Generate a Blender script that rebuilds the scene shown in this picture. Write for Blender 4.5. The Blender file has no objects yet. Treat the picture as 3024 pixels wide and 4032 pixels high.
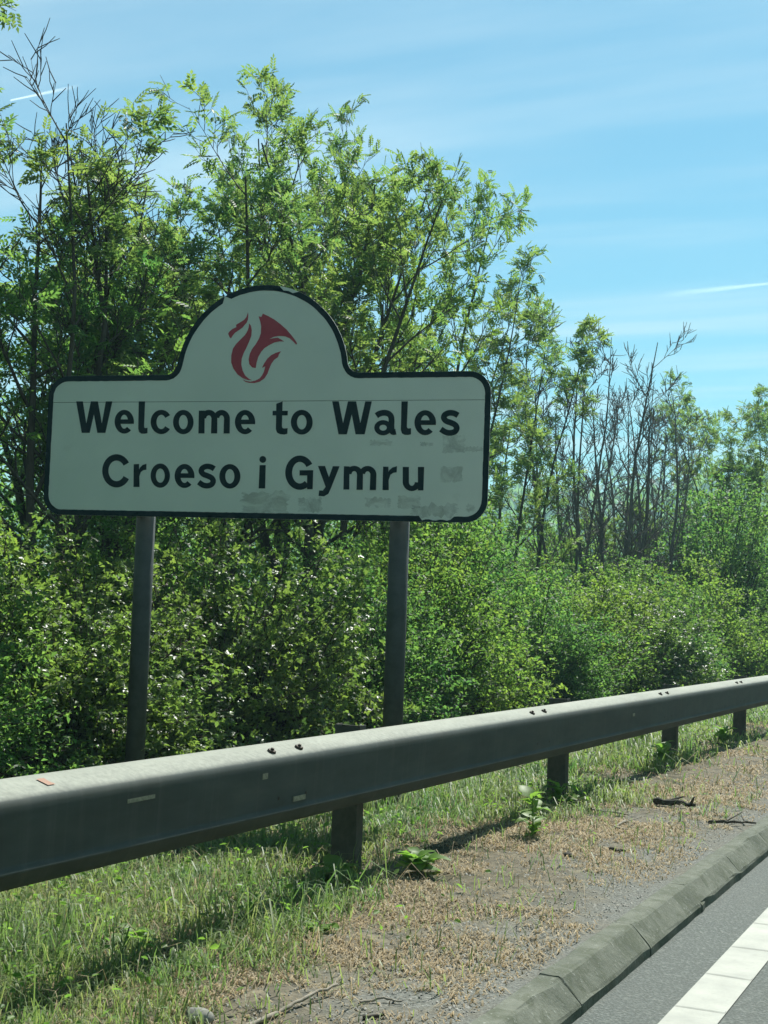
import bpy, bmesh, math, random
import numpy as np
from mathutils import Matrix, Vector
from mathutils.geometry import tessellate_polygon

sc = bpy.context.scene
COL = sc.collection
rad = math.radians

# ------------------------------------------------------------------ camera
cam_d = bpy.data.cameras.new('camera')
cam = bpy.data.objects.new('camera', cam_d)
COL.objects.link(cam)
CAM_H = 1.25
cam.matrix_world = Matrix(((0.90258361, -0.00519942, 0.43048322, 0.0),
                           (0.42901479, -0.07253068, -0.90038082, 0.0),
                           (0.03590469, 0.99735263, -0.06323437, CAM_H),
                           (0, 0, 0, 1)))
cam_d.sensor_fit = 'HORIZONTAL'
cam_d.sensor_width = 36.0
cam_d.lens = 64.29
cam_d.clip_start = 0.05
cam_d.clip_end = 9000
sc.camera = cam

# ------------------------------------------------------------------ sky, sun, exposure
SUN_EL, SUN_AZ = 52.0, -1.5          # azimuth measured from +Y (the road ahead) towards +X
SKY_STRENGTH = 0.064
world = bpy.data.worlds.new('World')
sc.world = world
world.use_nodes = True
wn, wl = world.node_tree.nodes, world.node_tree.links
wn.clear()
w_out = wn.new('ShaderNodeOutputWorld')
w_bg = wn.new('ShaderNodeBackground')
w_bg.inputs['Strength'].default_value = SKY_STRENGTH
sky = wn.new('ShaderNodeTexSky')
sky.sky_type = 'NISHITA'
sky.sun_disc = False
sky.sun_elevation = rad(SUN_EL)
sky.sun_rotation = rad(SUN_AZ)
sky.air_density = 1.0
sky.dust_density = 0.4
sky.ozone_density = 1.6
# thin cirrus spread over the whole sky: noise on a plane high overhead
geo = wn.new('ShaderNodeTexCoord')
sep = wn.new('ShaderNodeSeparateXYZ')
wl.new(geo.outputs['Generated'], sep.inputs[0])
zc = wn.new('ShaderNodeMath'); zc.operation = 'MAXIMUM'; zc.inputs[1].default_value = 0.06
wl.new(sep.outputs['Z'], zc.inputs[0])
dx = wn.new('ShaderNodeMath'); dx.operation = 'DIVIDE'
dy = wn.new('ShaderNodeMath'); dy.operation = 'DIVIDE'
wl.new(sep.outputs['X'], dx.inputs[0]); wl.new(zc.outputs[0], dx.inputs[1])
wl.new(sep.outputs['Y'], dy.inputs[0]); wl.new(zc.outputs[0], dy.inputs[1])
comb = wn.new('ShaderNodeCombineXYZ')
wl.new(dx.outputs[0], comb.inputs[0]); wl.new(dy.outputs[0], comb.inputs[1])
mp = wn.new('ShaderNodeMapping')
mp.inputs['Rotation'].default_value = (0, 0, rad(26))
mp.inputs['Scale'].default_value = (0.30, 1.15, 1.0)
mp.inputs['Location'].default_value = (0.55, 0.35, 0.0)
wl.new(comb.outputs[0], mp.inputs['Vector'])
ns = wn.new('ShaderNodeTexNoise')
ns.inputs['Scale'].default_value = 1.25
ns.inputs['Detail'].default_value = 6.0
ns.inputs['Roughness'].default_value = 0.5
ns.inputs['Distortion'].default_value = 0.25
wl.new(mp.outputs[0], ns.inputs['Vector'])
rmp = wn.new('ShaderNodeMapRange')
rmp.interpolation_type = 'SMOOTHSTEP'
rmp.inputs['From Min'].default_value = 0.40
rmp.inputs['From Max'].default_value = 0.78
rmp.inputs['To Max'].default_value = 0.52
wl.new(ns.outputs['Fac'], rmp.inputs['Value'])
tint = wn.new('ShaderNodeMix'); tint.data_type = 'RGBA'; tint.blend_type = 'MULTIPLY'
tint.inputs[0].default_value = 1.0
tint.inputs[7].default_value = (0.62, 1.12, 1.10, 1)
wl.new(sky.outputs[0], tint.inputs[6])
cm = wn.new('ShaderNodeMix'); cm.data_type = 'RGBA'
cm.inputs[7].default_value = (8.2, 9.6, 10.2, 1)
wl.new(rmp.outputs[0], cm.inputs[0])
wl.new(tint.outputs[2], cm.inputs[6])
wl.new(cm.outputs[2], w_bg.inputs['Color'])
wl.new(w_bg.outputs[0], w_out.inputs['Surface'])

sun_d = bpy.data.lights.new('sun', 'SUN')
sun_d.energy = 4.8
sun_d.angle = rad(0.53)
sun_d.color = (1.0, 0.99, 0.91)
sun = bpy.data.objects.new('sun', sun_d)
COL.objects.link(sun)
sv = Vector((math.sin(rad(SUN_AZ)) * math.cos(rad(SUN_EL)), math.cos(rad(SUN_AZ)) * math.cos(rad(SUN_EL)), math.sin(rad(SUN_EL))))
sun.rotation_euler = sv.to_track_quat('Z', 'Y').to_euler()

sc.view_settings.view_transform = 'Standard'
sc.view_settings.look = 'None'
sc.view_settings.gamma = 1.0
sc.view_settings.exposure = 0.84
sc.render.engine = 'CYCLES'
sc.cycles.max_bounces = 4
sc.cycles.volume_bounces = 0
sc.cycles.use_adaptive_sampling = True
sc.cycles.adaptive_threshold = 0.02
sc.cycles.diffuse_bounces = 2
sc.cycles.glossy_bounces = 2
sc.cycles.transmission_bounces = 4
sc.cycles.transparent_max_bounces = 6
sc.cycles.caustics_reflective = False
sc.cycles.caustics_refractive = False

# ------------------------------------------------------------------ helpers
def link(o, parent=None, **props):
    COL.objects.link(o)
    if parent is not None:
        o.parent = parent
    for k, v in props.items():
        o[k] = v
    return o

def empty(name, loc, **props):
    o = bpy.data.objects.new(name, None)
    o.location = loc
    o.empty_display_size = 0.2
    return link(o, None, **props)

def mesh_obj(name, me, mat=None, parent=None, **props):
    if mat is not None and not me.materials:
        me.materials.append(mat)
    return link(bpy.data.objects.new(name, me), parent, **props)

def np_mesh(name, verts, faces, mats=None, smooth=False, mat_idx=None):
    """faces: (n,k) array or list of such arrays"""
    verts = np.asarray(verts, dtype=np.float32).reshape(-1, 3)
    if not isinstance(faces, (list, tuple)):
        faces = [faces]
    faces = [np.asarray(f, dtype=np.int32) for f in faces if len(f)]
    me = bpy.data.meshes.new(name)
    nl = sum(f.size for f in faces); nf = sum(len(f) for f in faces)
    me.vertices.add(len(verts)); me.loops.add(nl); me.polygons.add(nf)
    me.vertices.foreach_set('co', verts.ravel())
    me.loops.foreach_set('vertex_index', np.concatenate([f.ravel() for f in faces]))
    tot = np.concatenate([np.full(len(f), f.shape[1], dtype=np.int32) for f in faces])
    st = np.concatenate([[0], np.cumsum(tot)[:-1]]).astype(np.int32)
    me.polygons.foreach_set('loop_start', st)
    try:
        me.polygons.foreach_set('loop_total', tot)
    except Exception:
        pass
    if smooth:
        me.polygons.foreach_set('use_smooth', np.ones(nf, dtype=bool))
    if mats:
        for m in mats:
            me.materials.append(m)
    if mat_idx is not None:
        me.polygons.foreach_set('material_index', np.asarray(mat_idx, dtype=np.int32))
    me.update(calc_edges=True)
    me.validate()
    return me

def hash2(ix, iy, seed=0):
    n = (ix * 374761393 + iy * 668265263 + seed * 974634777) & 0x7fffffff
    n = ((n ^ (n >> 13)) * 1274126177) & 0x7fffffff
    return ((n ^ (n >> 16)) & 0xffff) / 65535.0

def vnoise(x, y, seed=0):
    x = np.asarray(x, dtype=np.float64); y = np.asarray(y, dtype=np.float64)
    ix = np.floor(x).astype(np.int64); iy = np.floor(y).astype(np.int64)
    fx = x - ix; fy = y - iy
    fx = fx * fx * (3 - 2 * fx); fy = fy * fy * (3 - 2 * fy)
    a = hash2(ix, iy, seed); b = hash2(ix + 1, iy, seed); c = hash2(ix, iy + 1, seed); d = hash2(ix + 1, iy + 1, seed)
    return (a * (1 - fx) + b * fx) * (1 - fy) + (c * (1 - fx) + d * fx) * fy

def fnoise(x, y, seed=0):
    return (vnoise(x, y, seed) * 0.55 + vnoise(x * 2.1, y * 2.1, seed + 7) * 0.28 + vnoise(x * 4.3, y * 4.3, seed + 13) * 0.17)

# --- node material helper
class M:
    def __init__(self, name):
        self.m = bpy.data.materials.new(name)
        self.m.use_nodes = True
        self.n = self.m.node_tree.nodes
        self.l = self.m.node_tree.links
        self.n.clear()
        self.out = self.n.new('ShaderNodeOutputMaterial')
    def new(self, t, **kw):
        x = self.n.new('ShaderNode' + t)
        for k, v in kw.items():
            setattr(x, k, v)
        return x
    def coord(self, kind='Object', scale=(1, 1, 1)):
        t = self.new('TexCoord'); m = self.new('Mapping')
        m.inputs['Scale'].default_value = scale
        self.l.new(t.outputs[kind], m.inputs['Vector'])
        return m.outputs[0]
    def position(self, scale=(1, 1, 1)):
        t = self.new('NewGeometry'); m = self.new('Mapping')
        m.inputs['Scale'].default_value = scale
        self.l.new(t.outputs['Position'], m.inputs['Vector'])
        return m.outputs[0]
    def noise(self, vec, scale, detail=4, rough=0.55, dist=0.0):
        x = self.new('TexNoise')
        x.inputs['Scale'].default_value = scale; x.inputs['Detail'].default_value = detail
        x.inputs['Roughness'].default_value = rough; x.inputs['Distortion'].default_value = dist
        self.l.new(vec, x.inputs['Vector'])
        return x.outputs['Fac']
    def ramp(self, fac, stops, interp='LINEAR'):
        r = self.new('ValToRGB')
        cr = r.color_ramp; cr.interpolation = interp
        while len(cr.elements) < len(stops):
            cr.elements.new(0.5)
        for e, (p, c) in zip(cr.elements, stops):
            e.position = p
            e.color = (c, c, c, 1) if isinstance(c, (int, float)) else (*c, 1)
        self.l.new(fac, r.inputs['Fac'])
        return r.outputs['Color']
    def mix(self, fac, a, b, blend='MIX'):
        x = self.new('Mix'); x.data_type = 'RGBA'; x.blend_type = blend
        for sock, v in ((x.inputs[0], fac), (x.inputs[6], a), (x.inputs[7], b)):
            if isinstance(v, (int, float)):
                sock.default_value = v
            elif isinstance(v, tuple):
                sock.default_value = (*v, 1)
            else:
                self.l.new(v, sock)
        return x.outputs[2]
    def math(self, op, a, b=0.0):
        x = self.new('Math'); x.operation = op
        for s, v in zip(x.inputs, (a, b)):
            if isinstance(v, (int, float)):
                s.default_value = v
            else:
                self.l.new(v, s)
        return x.outputs[0]
    def bsdf(self, color, rough=0.6, metallic=0.0, spec=0.5, bump=None, bump_s=0.3, bump_d=0.01):
        p = self.new('BsdfPrincipled')
        for key, v in (('Base Color', color), ('Roughness', rough), ('Metallic', metallic)):
            if isinstance(v, (int, float)):
                p.inputs[key].default_value = v
            elif isinstance(v, tuple):
                p.inputs[key].default_value = (*v, 1)
            else:
                self.l.new(v, p.inputs[key])
        p.inputs['Specular IOR Level'].default_value = spec
        if bump is not None:
            b = self.new('Bump')
            b.inputs['Strength'].default_value = bump_s; b.inputs['Distance'].default_value = bump_d
            self.l.new(bump, b.inputs['Height'])
            self.l.new(b.outputs[0], p.inputs['Normal'])
        return p.outputs[0]
    def end(self, shader):
        self.l.new(shader, self.out.inputs['Surface'])
        return self.m

def leaf_mat(name, cols, trans, rough=0.42, spec=0.5, tmix=0.5, patch=0.9):
    """cols: list of (r,g,b) picked per leaf; trans: colour factor of light passing through"""
    m = M(name)
    g = m.new('NewGeometry')
    r = g.outputs['Random Per Island']
    n = len(cols)
    c = m.ramp(r, [(i / max(1, n - 1), col) for i, col in enumerate(cols)])
    p = m.noise(m.position(), patch, 3)
    c = m.mix(m.ramp(p, [(0.35, 0.0), (0.7, 0.55)]), c, tuple(x * y for x, y in zip(cols[-1], (1.15, 1.0, 0.8))))
    t = m.mix(1.0, c, trans, 'MULTIPLY')
    bs = m.bsdf(c, rough, 0, spec)
    tr = m.new('BsdfTranslucent')
    m.l.new(t, tr.inputs['Color'])
    mx = m.new('MixShader'); mx.inputs[0].default_value = tmix
    m.l.new(bs, mx.inputs[1]); m.l.new(tr.outputs[0], mx.inputs[2])
    return m.end(mx.outputs[0])

def bark_mat(name, a, b):
    m = M(name)
    v = m.coord('Object', (1, 1, 0.25))
    n = m.noise(v, 14, 5, 0.65)
    return m.end(m.bsdf(m.ramp(n, [(0.3, a), (0.7, b)]), 0.9, 0, 0.2, n, 0.6, 0.01))

# ------------------------------------------------------------------ materials
LEAF_ASH = leaf_mat('ash_leaf', [(0.038, 0.09, 0.035), (0.062, 0.128, 0.048), (0.095, 0.16, 0.056), (0.135, 0.185, 0.062)], (2.4, 2.5, 1.5), 0.5, 0.35, 0.55)
LEAF_DARK = leaf_mat('shrub_leaf', [(0.024, 0.076, 0.032), (0.042, 0.11, 0.042), (0.07, 0.145, 0.05), (0.105, 0.18, 0.055)], (2.6, 2.7, 1.5), 0.52, 0.3, 0.55)
LEAF_BRAMBLE = leaf_mat('bramble_leaf', [(0.03, 0.07, 0.025), (0.055, 0.105, 0.035), (0.085, 0.14, 0.045), (0.12, 0.17, 0.05)], (2.4, 2.6, 1.5), 0.40, 0.6, 0.5)
LEAF_YELLOW = leaf_mat('hazel_leaf', [(0.038, 0.096, 0.032), (0.068, 0.14, 0.042), (0.105, 0.175, 0.05), (0.145, 0.205, 0.058)], (2.3, 2.5, 1.3), 0.52, 0.3, 0.55)
LEAF_BROWN = leaf_mat('withered_leaf', [(0.10, 0.06, 0.03), (0.16, 0.10, 0.05), (0.20, 0.14, 0.06)], (1.5, 1.3, 1.1), 0.6, 0.3, 0.4)
BARK = bark_mat('ash_bark', (0.035, 0.034, 0.028), (0.10, 0.095, 0.08))
BARK_DARK = bark_mat('shrub_bark', (0.03, 0.026, 0.02), (0.08, 0.065, 0.05))
BARK_DEAD = bark_mat('dead_bark', (0.07, 0.068, 0.06), (0.17, 0.16, 0.145))
GRASS = leaf_mat('grass_blade', [(0.05, 0.12, 0.04), (0.08, 0.165, 0.05), (0.12, 0.20, 0.065), (0.22, 0.255, 0.12)], (1.8, 1.9, 1.3), 0.5, 0.4, 0.45, 1.6)
STRAW = leaf_mat('dry_grass_blade', [(0.20, 0.165, 0.11), (0.34, 0.265, 0.16), (0.46, 0.375, 0.235), (0.30, 0.255, 0.18)], (1.2, 1.15, 1.0), 0.7, 0.2, 0.3, 2.0)
WEED = leaf_mat('weed_leaf', [(0.07, 0.15, 0.035), (0.11, 0.21, 0.045), (0.16, 0.26, 0.06)], (1.9, 2.1, 1.3), 0.5, 0.35, 0.5)

def mk_ground():
    m = M('verge_soil')
    pos = m.position()
    geo_ = m.new('NewGeometry'); sp = m.new('SeparateXYZ')
    m.l.new(geo_.outputs['Position'], sp.inputs[0])
    nA = m.noise(pos, 1.7, 5, 0.6); nB = m.noise(pos, 16, 5, 0.7); nC = m.noise(pos, 90, 3, 0.7)
    nD = m.noise(pos, 5.0, 4, 0.6)
    grit = m.ramp(nC, [(0.30, (0.075, 0.078, 0.070)), (0.55, (0.165, 0.168, 0.15)), (0.75, (0.30, 0.30, 0.27))])
    straw = m.ramp(nB, [(0.30, (0.07, 0.066, 0.052)), (0.55, (0.16, 0.138, 0.098)), (0.75, (0.28, 0.235, 0.155))])
    soil = m.ramp(nB, [(0.3, (0.022, 0.026, 0.014)), (0.7, (0.065, 0.062, 0.035))])
    # distance from the kerb decides which
    x = sp.outputs['X']
    k = m.math('ADD', x, m.math('MULTIPLY', m.math('SUBTRACT', nA, 0.5), 1.6))
    k = m.math('ADD', k, m.math('MULTIPLY', m.math('SUBTRACT', nD, 0.5), 1.3))
    f1 = m.new('MapRange'); f1.inputs['From Min'].default_value = -2.0; f1.inputs['From Max'].default_value = -1.35
    m.l.new(k, f1.inputs['Value'])
    f2 = m.new('MapRange'); f2.inputs['From Min'].default_value = -2.75; f2.inputs['From Max'].default_value = -2.2
    m.l.new(k, f2.inputs['Value'])
    c = m.mix(f1.outputs[0], straw, grit)
    c = m.mix(f2.outputs[0], soil, c)
    # other side of the road, and far land: plain dull green
    f3 = m.math('GREATER_THAN', x, 7.0)
    c = m.mix(f3, c, (0.06, 0.085, 0.03))
    hgt = m.math('ADD', nB, m.math('MULTIPLY', nC, 0.6))
    return m.end(m.bsdf(c, 0.95, 0, 0.15, hgt, 0.8, 0.012))
GROUND = mk_ground()

def mk_asphalt():
    m = M('asphalt')
    pos = m.position()
    v = m.new('TexVoronoi'); v.inputs['Scale'].default_value = 95
    m.l.new(pos, v.inputs['Vector'])
    n1 = m.noise(pos, 150, 3, 0.7); n2 = m.noise(pos, 1.3, 4, 0.6)
    c = m.ramp(m.math('ADD', m.math('MULTIPLY', v.outputs['Distance'], 0.5), m.math('MULTIPLY', n1, 0.6)), [(0.25, (0.052, 0.061, 0.054)), (0.6, (0.094, 0.106, 0.096)), (0.85, (0.18, 0.195, 0.175))])
    c = m.mix(m.ramp(n2, [(0.3, 0.0), (0.75, 0.35)]), c, (0.11, 0.116, 0.104))
    h = m.math('ADD', v.outputs['Distance'], n1)
    return m.end(m.bsdf(c, 0.85, 0, 0.35, h, 0.7, 0.006))
ASPHALT = mk_asphalt()

def mk_concrete():
    m = M('kerb_concrete')
    pos = m.position()
    n1 = m.noise(pos, 3.2, 6, 0.65); n2 = m.noise(pos, 60, 4, 0.7); n3 = m.noise(pos, 11, 5, 0.7, 0.6)
    c = m.ramp(n1, [(0.3, (0.085, 0.095, 0.072)), (0.6, (0.15, 0.158, 0.125)), (0.8, (0.22, 0.222, 0.185))])
    c = m.mix(m.ramp(n3, [(0.47, 0.0), (0.60, 0.7)]), c, (0.075, 0.085, 0.055))          # lichen, moss
    c = m.mix(m.ramp(n2, [(0.60, 0.0), (0.72, 0.55)]), c, (0.42, 0.42, 0.38))             # pale specks
    h = m.math('ADD', n2, m.math('MULTIPLY', n3, 0.8))
    return m.end(m.bsdf(c, 0.9, 0, 0.25, h, 0.6, 0.006))
CONCRETE = mk_concrete()

def mk_paint():
    m = M('line_paint')
    pos = m.position()
    n1 = m.noise(pos, 45, 4, 0.7); n2 = m.noise(pos, 6, 4, 0.6)
    c = m.ramp(n2, [(0.3, (0.30, 0.305, 0.27)), (0.7, (0.41, 0.41, 0.36))])
    c = m.mix(m.ramp(n1, [(0.30, 0.7), (0.42, 0.0)]), c, (0.28, 0.28, 0.25))
    return m.end(m.bsdf(c, 0.7, 0, 0.3, n1, 0.35, 0.004))
PAINT = mk_paint()

def mk_galv():
    m = M('weathered_galvanised_steel')
    pos = m.coord('Object', (1, 0.25, 1)); p2 = m.position()
    n1 = m.noise(pos, 9, 5, 0.65); n2 = m.noise(p2, 55, 4, 0.6); n3 = m.noise(p2, 2.0, 4, 0.6)
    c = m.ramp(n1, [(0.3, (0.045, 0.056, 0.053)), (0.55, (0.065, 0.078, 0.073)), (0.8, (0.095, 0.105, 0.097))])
    c = m.mix(m.ramp(n3, [(0.45, 0.0), (0.8, 0.4)]), c, (0.06, 0.054, 0.042))
    # vertical run-off streaks
    n4 = m.noise(m.coord('Object', (1, 14, 0.6)), 2.2, 4, 0.6)
    c = m.mix(m.ramp(n4, [(0.55, 0.0), (0.75, 0.3)]), c, (0.13, 0.135, 0.12))
    # sunlight on the beam top painted in: upward faces pale, shaded front dark
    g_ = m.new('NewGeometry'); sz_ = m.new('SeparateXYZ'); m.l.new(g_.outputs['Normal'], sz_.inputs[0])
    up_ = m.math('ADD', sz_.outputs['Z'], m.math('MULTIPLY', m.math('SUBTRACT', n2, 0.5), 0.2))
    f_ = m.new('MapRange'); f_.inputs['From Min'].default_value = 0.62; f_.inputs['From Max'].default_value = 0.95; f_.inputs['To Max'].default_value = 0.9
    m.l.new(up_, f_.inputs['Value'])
    sunlit_top = m.ramp(m.math('ADD', m.math('MULTIPLY', n1, 0.6), m.math('MULTIPLY', n2, 0.4)), [(0.35, (0.23, 0.24, 0.20)), (0.65, (0.33, 0.34, 0.285))])
    c = m.mix(f_.outputs[0], c, sunlit_top)
    return m.end(m.bsdf(c, 0.72, 0.0, 0.22, n2, 0.05, 0.003))
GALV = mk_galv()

def mk_simple(name, a, b, scale, rough, metallic=0.0, spec=0.4, bump=0.1):
    m = M(name)
    n = m.noise(m.coord('Object'), scale, 5, 0.65)
    return m.end(m.bsdf(m.ramp(n, [(0.3, a), (0.7, b)]), rough, metallic, spec, n, bump, 0.003))
POST_STEEL = mk_simple('barrier_post_steel', (0.055, 0.055, 0.05), (0.11, 0.105, 0.09), 18, 0.8, 0.1)
SIGN_POST = mk_simple('grey_sign_post_paint', (0.045, 0.052, 0.052), (0.08, 0.088, 0.085), 12, 0.6, 0.1, 0.4)
BOLT = mk_simple('rusty_bolt', (0.03, 0.025, 0.02), (0.08, 0.06, 0.045), 60, 0.7, 0.3)
LETTER = mk_simple('black_sign_film', (0.007, 0.022, 0.028), (0.011, 0.032, 0.040), 5, 0.7, 0, 0.15, 0.02)
BORDER = LETTER
RED = mk_simple('faded_red_film', (0.38, 0.045, 0.075), (0.46, 0.07, 0.10), 9, 0.45, 0, 0.4, 0.02)
STICK = mk_simple('dead_stick_bark', (0.16, 0.14, 0.11), (0.36, 0.32, 0.26), 30, 0.9, 0, 0.2, 0.4)
STICK_DARK = mk_simple('dark_stick_bark', (0.03, 0.028, 0.022), (0.09, 0.08, 0.06), 30, 0.9, 0, 0.2, 0.4)
STONE = mk_simple('grey_stone', (0.14, 0.14, 0.125), (0.30, 0.29, 0.26), 25, 0.9, 0, 0.2, 0.4)
ALU = mk_simple('aluminium_rail', (0.35, 0.36, 0.36), (0.5, 0.5, 0.5), 20, 0.45, 0.7)
ORANGE = mk_simple('orange_marker_paint', (0.40, 0.20, 0.14), (0.30, 0.24, 0.19), 90, 0.8, 0, 0.2)

def mk_panel():
    m = M('aged_white_sign_face')
    v = m.coord('Object')
    n1 = m.noise(v, 1.8, 5, 0.6); n2 = m.noise(v, 60, 3, 0.6); n3 = m.noise(v, 7, 5, 0.7)
    c = m.ramp(n1, [(0.3, (0.66, 0.70, 0.64)), (0.7, (0.75, 0.78, 0.71))])
    c = m.mix(m.ramp(n3, [(0.62, 0.0), (0.80, 0.25)]), c, (0.30, 0.31, 0.26))
    c = m.mix(m.ramp(n2, [(0.70, 0.0), (0.78, 0.3)]), c, (0.2, 0.2, 0.17))
    return m.end(m.bsdf(c, 0.5, 0, 0.4, n2, 0.03, 0.001))
PANEL = mk_panel()

def mk_residue(name, col, amount, sx, sy):
    m = M(name)
    v = m.coord('Object', (sx, 1, sy))
    n = m.noise(v, 9, 6, 0.75, 0.6)
    f = m.ramp(n, [(0.36, 0.0), (0.68, amount)])
    bs = m.bsdf(col, 0.8, 0, 0.2)
    t = m.new('BsdfTransparent'); mx = m.new('MixShader')
    m.l.new(f, mx.inputs[0]); m.l.new(t.outputs[0], mx.inputs[1]); m.l.new(bs, mx.inputs[2])
    return m.end(mx.outputs[0])
RESIDUE = mk_residue('sticker_residue', (0.36, 0.37, 0.33), 0.36, 1.4, 1.4)
RESIDUE_B = mk_residue('brown_sticker_residue', (0.32, 0.29, 0.23), 0.34, 1.0, 2.0)

# ------------------------------------------------------------------ terrain, road
def drop(y):
    y = np.asarray(y, dtype=np.float64)
    a = np.clip(y - 6.0, 0, 14)
    return -0.0043 * a ** 1.4 - 0.014 * np.clip(y - 20.0, 0, 300)

def gz(x, y):
    x = np.asarray(x, dtype=np.float64); y = np.asarray(y, dtype=np.float64)
    base = 0.1 - 0.03 * np.clip(-x - 3.2, 0, 12)
    w = np.clip((-x - 1.45) / 0.25, 0, 1)
    b = (fnoise(x * 1.6, y * 1.6, 3) - 0.5) * 0.05 * w + (fnoise(x * 6, y * 6, 5) - 0.5) * 0.022 * w
    far = np.clip((np.hypot(x, y) - 60) / 100, 0, 1)
    ridge = 0.045 * np.exp(-((x + 2.78) / 0.22) ** 2) * np.clip(vnoise(x * 0 + 1.0, y * 1.3, 4) * 1.6 - 0.3, 0, 1)
    return base + (b + ridge) * (1 - far) + drop(y)

xs = np.concatenate([[-2500, -1200, -600, -300, -150, -80, -45, -30, -22], np.arange(-17, -6, 1.0), np.arange(-6, -3.4, 0.2), np.arange(-3.4, -1.39, 0.05), [-1.385]])
ys = np.concatenate([[-2500, -900, -300, -100, -40, -20, -10, -5], np.arange(-3, 1.5, 0.5), np.arange(1.5, 11, 0.06), np.arange(11, 20, 0.25), np.arange(20, 50, 1.0), [55, 65, 80, 110, 160, 300, 600, 1200, 2500]])
def grid_mesh(name, xs, ys, zf, mat, smooth=True):
    X, Y = np.meshgrid(xs, ys)
    Z = zf(X, Y)
    V = np.stack([X, Y, Z], -1).reshape(-1, 3)
    nx, ny = len(xs), len(ys)
    i = np.arange(nx - 1)[None, :] + np.arange(ny - 1)[:, None] * nx
    i = i.ravel()
    return np_mesh(name, V, np.stack([i, i + 1, i + nx + 1, i + nx], 1), [mat], smooth)

def land_z(X, Y):
    z = gz(np.where(X < -1.39, X, -1.39), Y)
    z = np.where(X > -1.388, -0.25 + drop(Y), z)
    z = np.where(X > 8.2, 0.08 + drop(Y), z)
    return z
xs_all = np.concatenate([xs[:-1], [-1.392, -1.387, 8.15, 8.21, 12, 20, 40, 80, 200, 600, 2500]])
mesh_obj('ground', grid_mesh('ground', xs_all, ys, land_z, GROUND), kind='structure')
ry = np.concatenate([np.arange(-60, 60, 0.5), np.arange(60, 400, 10)])
mesh_obj('road', grid_mesh('road', np.array([-1.27, -1.2, -0.5, 0.5, 2, 4, 6, 8.16]), ry, lambda X, Y: drop(Y), ASPHALT), kind='structure')
line = mesh_obj('edge_line', grid_mesh('edge_line', np.array([-1.026, -0.95, -0.868]), ry[(ry > -20) & (ry < 80)], lambda X, Y: drop(Y) + 0.004, PAINT), kind='structure')
# raised ribs across the edge line
bm = bmesh.new()
pr = [(-0.014, 0.0), (-0.007, 0.0028), (0.007, 0.0028), (0.014, 0.0)]
rows = []
for xq in (-1.024, -0.980, -0.915, -0.870):
    rows.append([bm.verts.new((xq + 0.947, a, b * (1.0 if abs(xq + 0.947) < .05 else 0.8))) for a, b in pr])
for r0, r1 in zip(rows, rows[1:]):
    for i in range(3):
        bm.faces.new((r0[i], r1[i], r1[i + 1], r0[i + 1]))
bm.faces.new(rows[0]); bm.faces.new(rows[-1][::-1])
me_rib = bpy.data.meshes.new('rib'); bm.to_mesh(me_rib); bm.free(); me_rib.materials.append(PAINT)
for k in range(-6, 24):
    y = 4.41 + 0.44 * k
    o = mesh_obj('rib', me_rib, None, line)
    o.location = (-0.947, y, float(drop(y)) + 0.0045)
    o.rotation_euler = (0, 0, rad(random.Random(k).uniform(-2.5, 2.5)))

# kerb: haunch plus separate stones
def extrude_profile(name, prof, ys_, mat, zoff=lambda y: 0.0, closed=True, caps=True, smooth=False):
    n = len(prof)
    V = []
    for y in ys_:
        for (x, z) in prof:
            V.append((x, y, z + zoff(y)))
    F = []
    for j in range(len(ys_) - 1):
        for i in range(n if closed else n - 1):
            i2 = (i + 1) % n
            F.append((j * n + i, j * n + i2, (j + 1) * n + i2, (j + 1) * n + i))
    me = bpy.data.meshes.new(name)
    if caps and closed:
        F.append(tuple(range(n))[::-1]); F.append(tuple((len(ys_) - 1) * n + i for i in range(n)))
    me.from_pydata(V, [], F)
    me.materials.append(mat)
    if smooth:
        for p in me.polygons: p.use_smooth = True
    bmx = bmesh.new(); bmx.from_mesh(me); bmesh.ops.recalc_face_normals(bmx, faces=bmx.faces); bmx.to_mesh(me); bmx.free()
    return me
ky = list(np.arange(-12, 60, 1.0))
kerb = mesh_obj('kerb', extrude_profile('kerb', [(-1.388, -0.2), (-1.388, 0.06), (-1.30, 0.06), (-1.275, 0.015), (-1.275, -0.2)], ky, CONCRETE, lambda y: float(drop(y))), kind='structure')
kprof = [(-0.15, -0.10), (-0.15, 0.096), (-0.143, 0.104), (-0.082, 0.105), (-0.070, 0.099), (-0.012, 0.040), (-0.006, 0.030), (-0.003, -0.10)]
SL = 0.828
variants = []
for s_ in range(4):
    rng = np.random.default_rng(50 + s_)
    yy = [-SL / 2 + 0.0015, -SL / 2 + 0.006] + list(np.linspace(-SL / 2 + 0.1, SL / 2 - 0.1, 5)) + [SL / 2 - 0.006, SL / 2 - 0.0015]
    V = []; n = len(kprof)
    for j, y in enumerate(yy):
        shr = 0.995 if j in (0, len(yy) - 1) else 1.0
        for i, (x, z) in enumerate(kprof):
            jx, jz = rng.normal(0, 0.0016, 2)
            V.append((-0.075 + (x + 0.075) * shr + jx, y, z * (shr if z > 0 else 1) + jz))
    F = [(j * n + i, j * n + (i + 1) % n, (j + 1) * n + (i + 1) % n, (j + 1) * n + i) for j in range(len(yy) - 1) for i in range(n)]
    F.append(tuple(range(n))[::-1]); F.append(tuple((len(yy) - 1) * n + i for i in range(n)))
    me = bpy.data.meshes.new('kerb_stone'); me.from_pydata(V, [], F); me.materials.append(CONCRETE)
    bmx = bmesh.new(); bmx.from_mesh(me); bmesh.ops.recalc_face_normals(bmx, faces=bmx.faces); bmx.to_mesh(me); bmx.free()
    variants.append(me)
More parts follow.
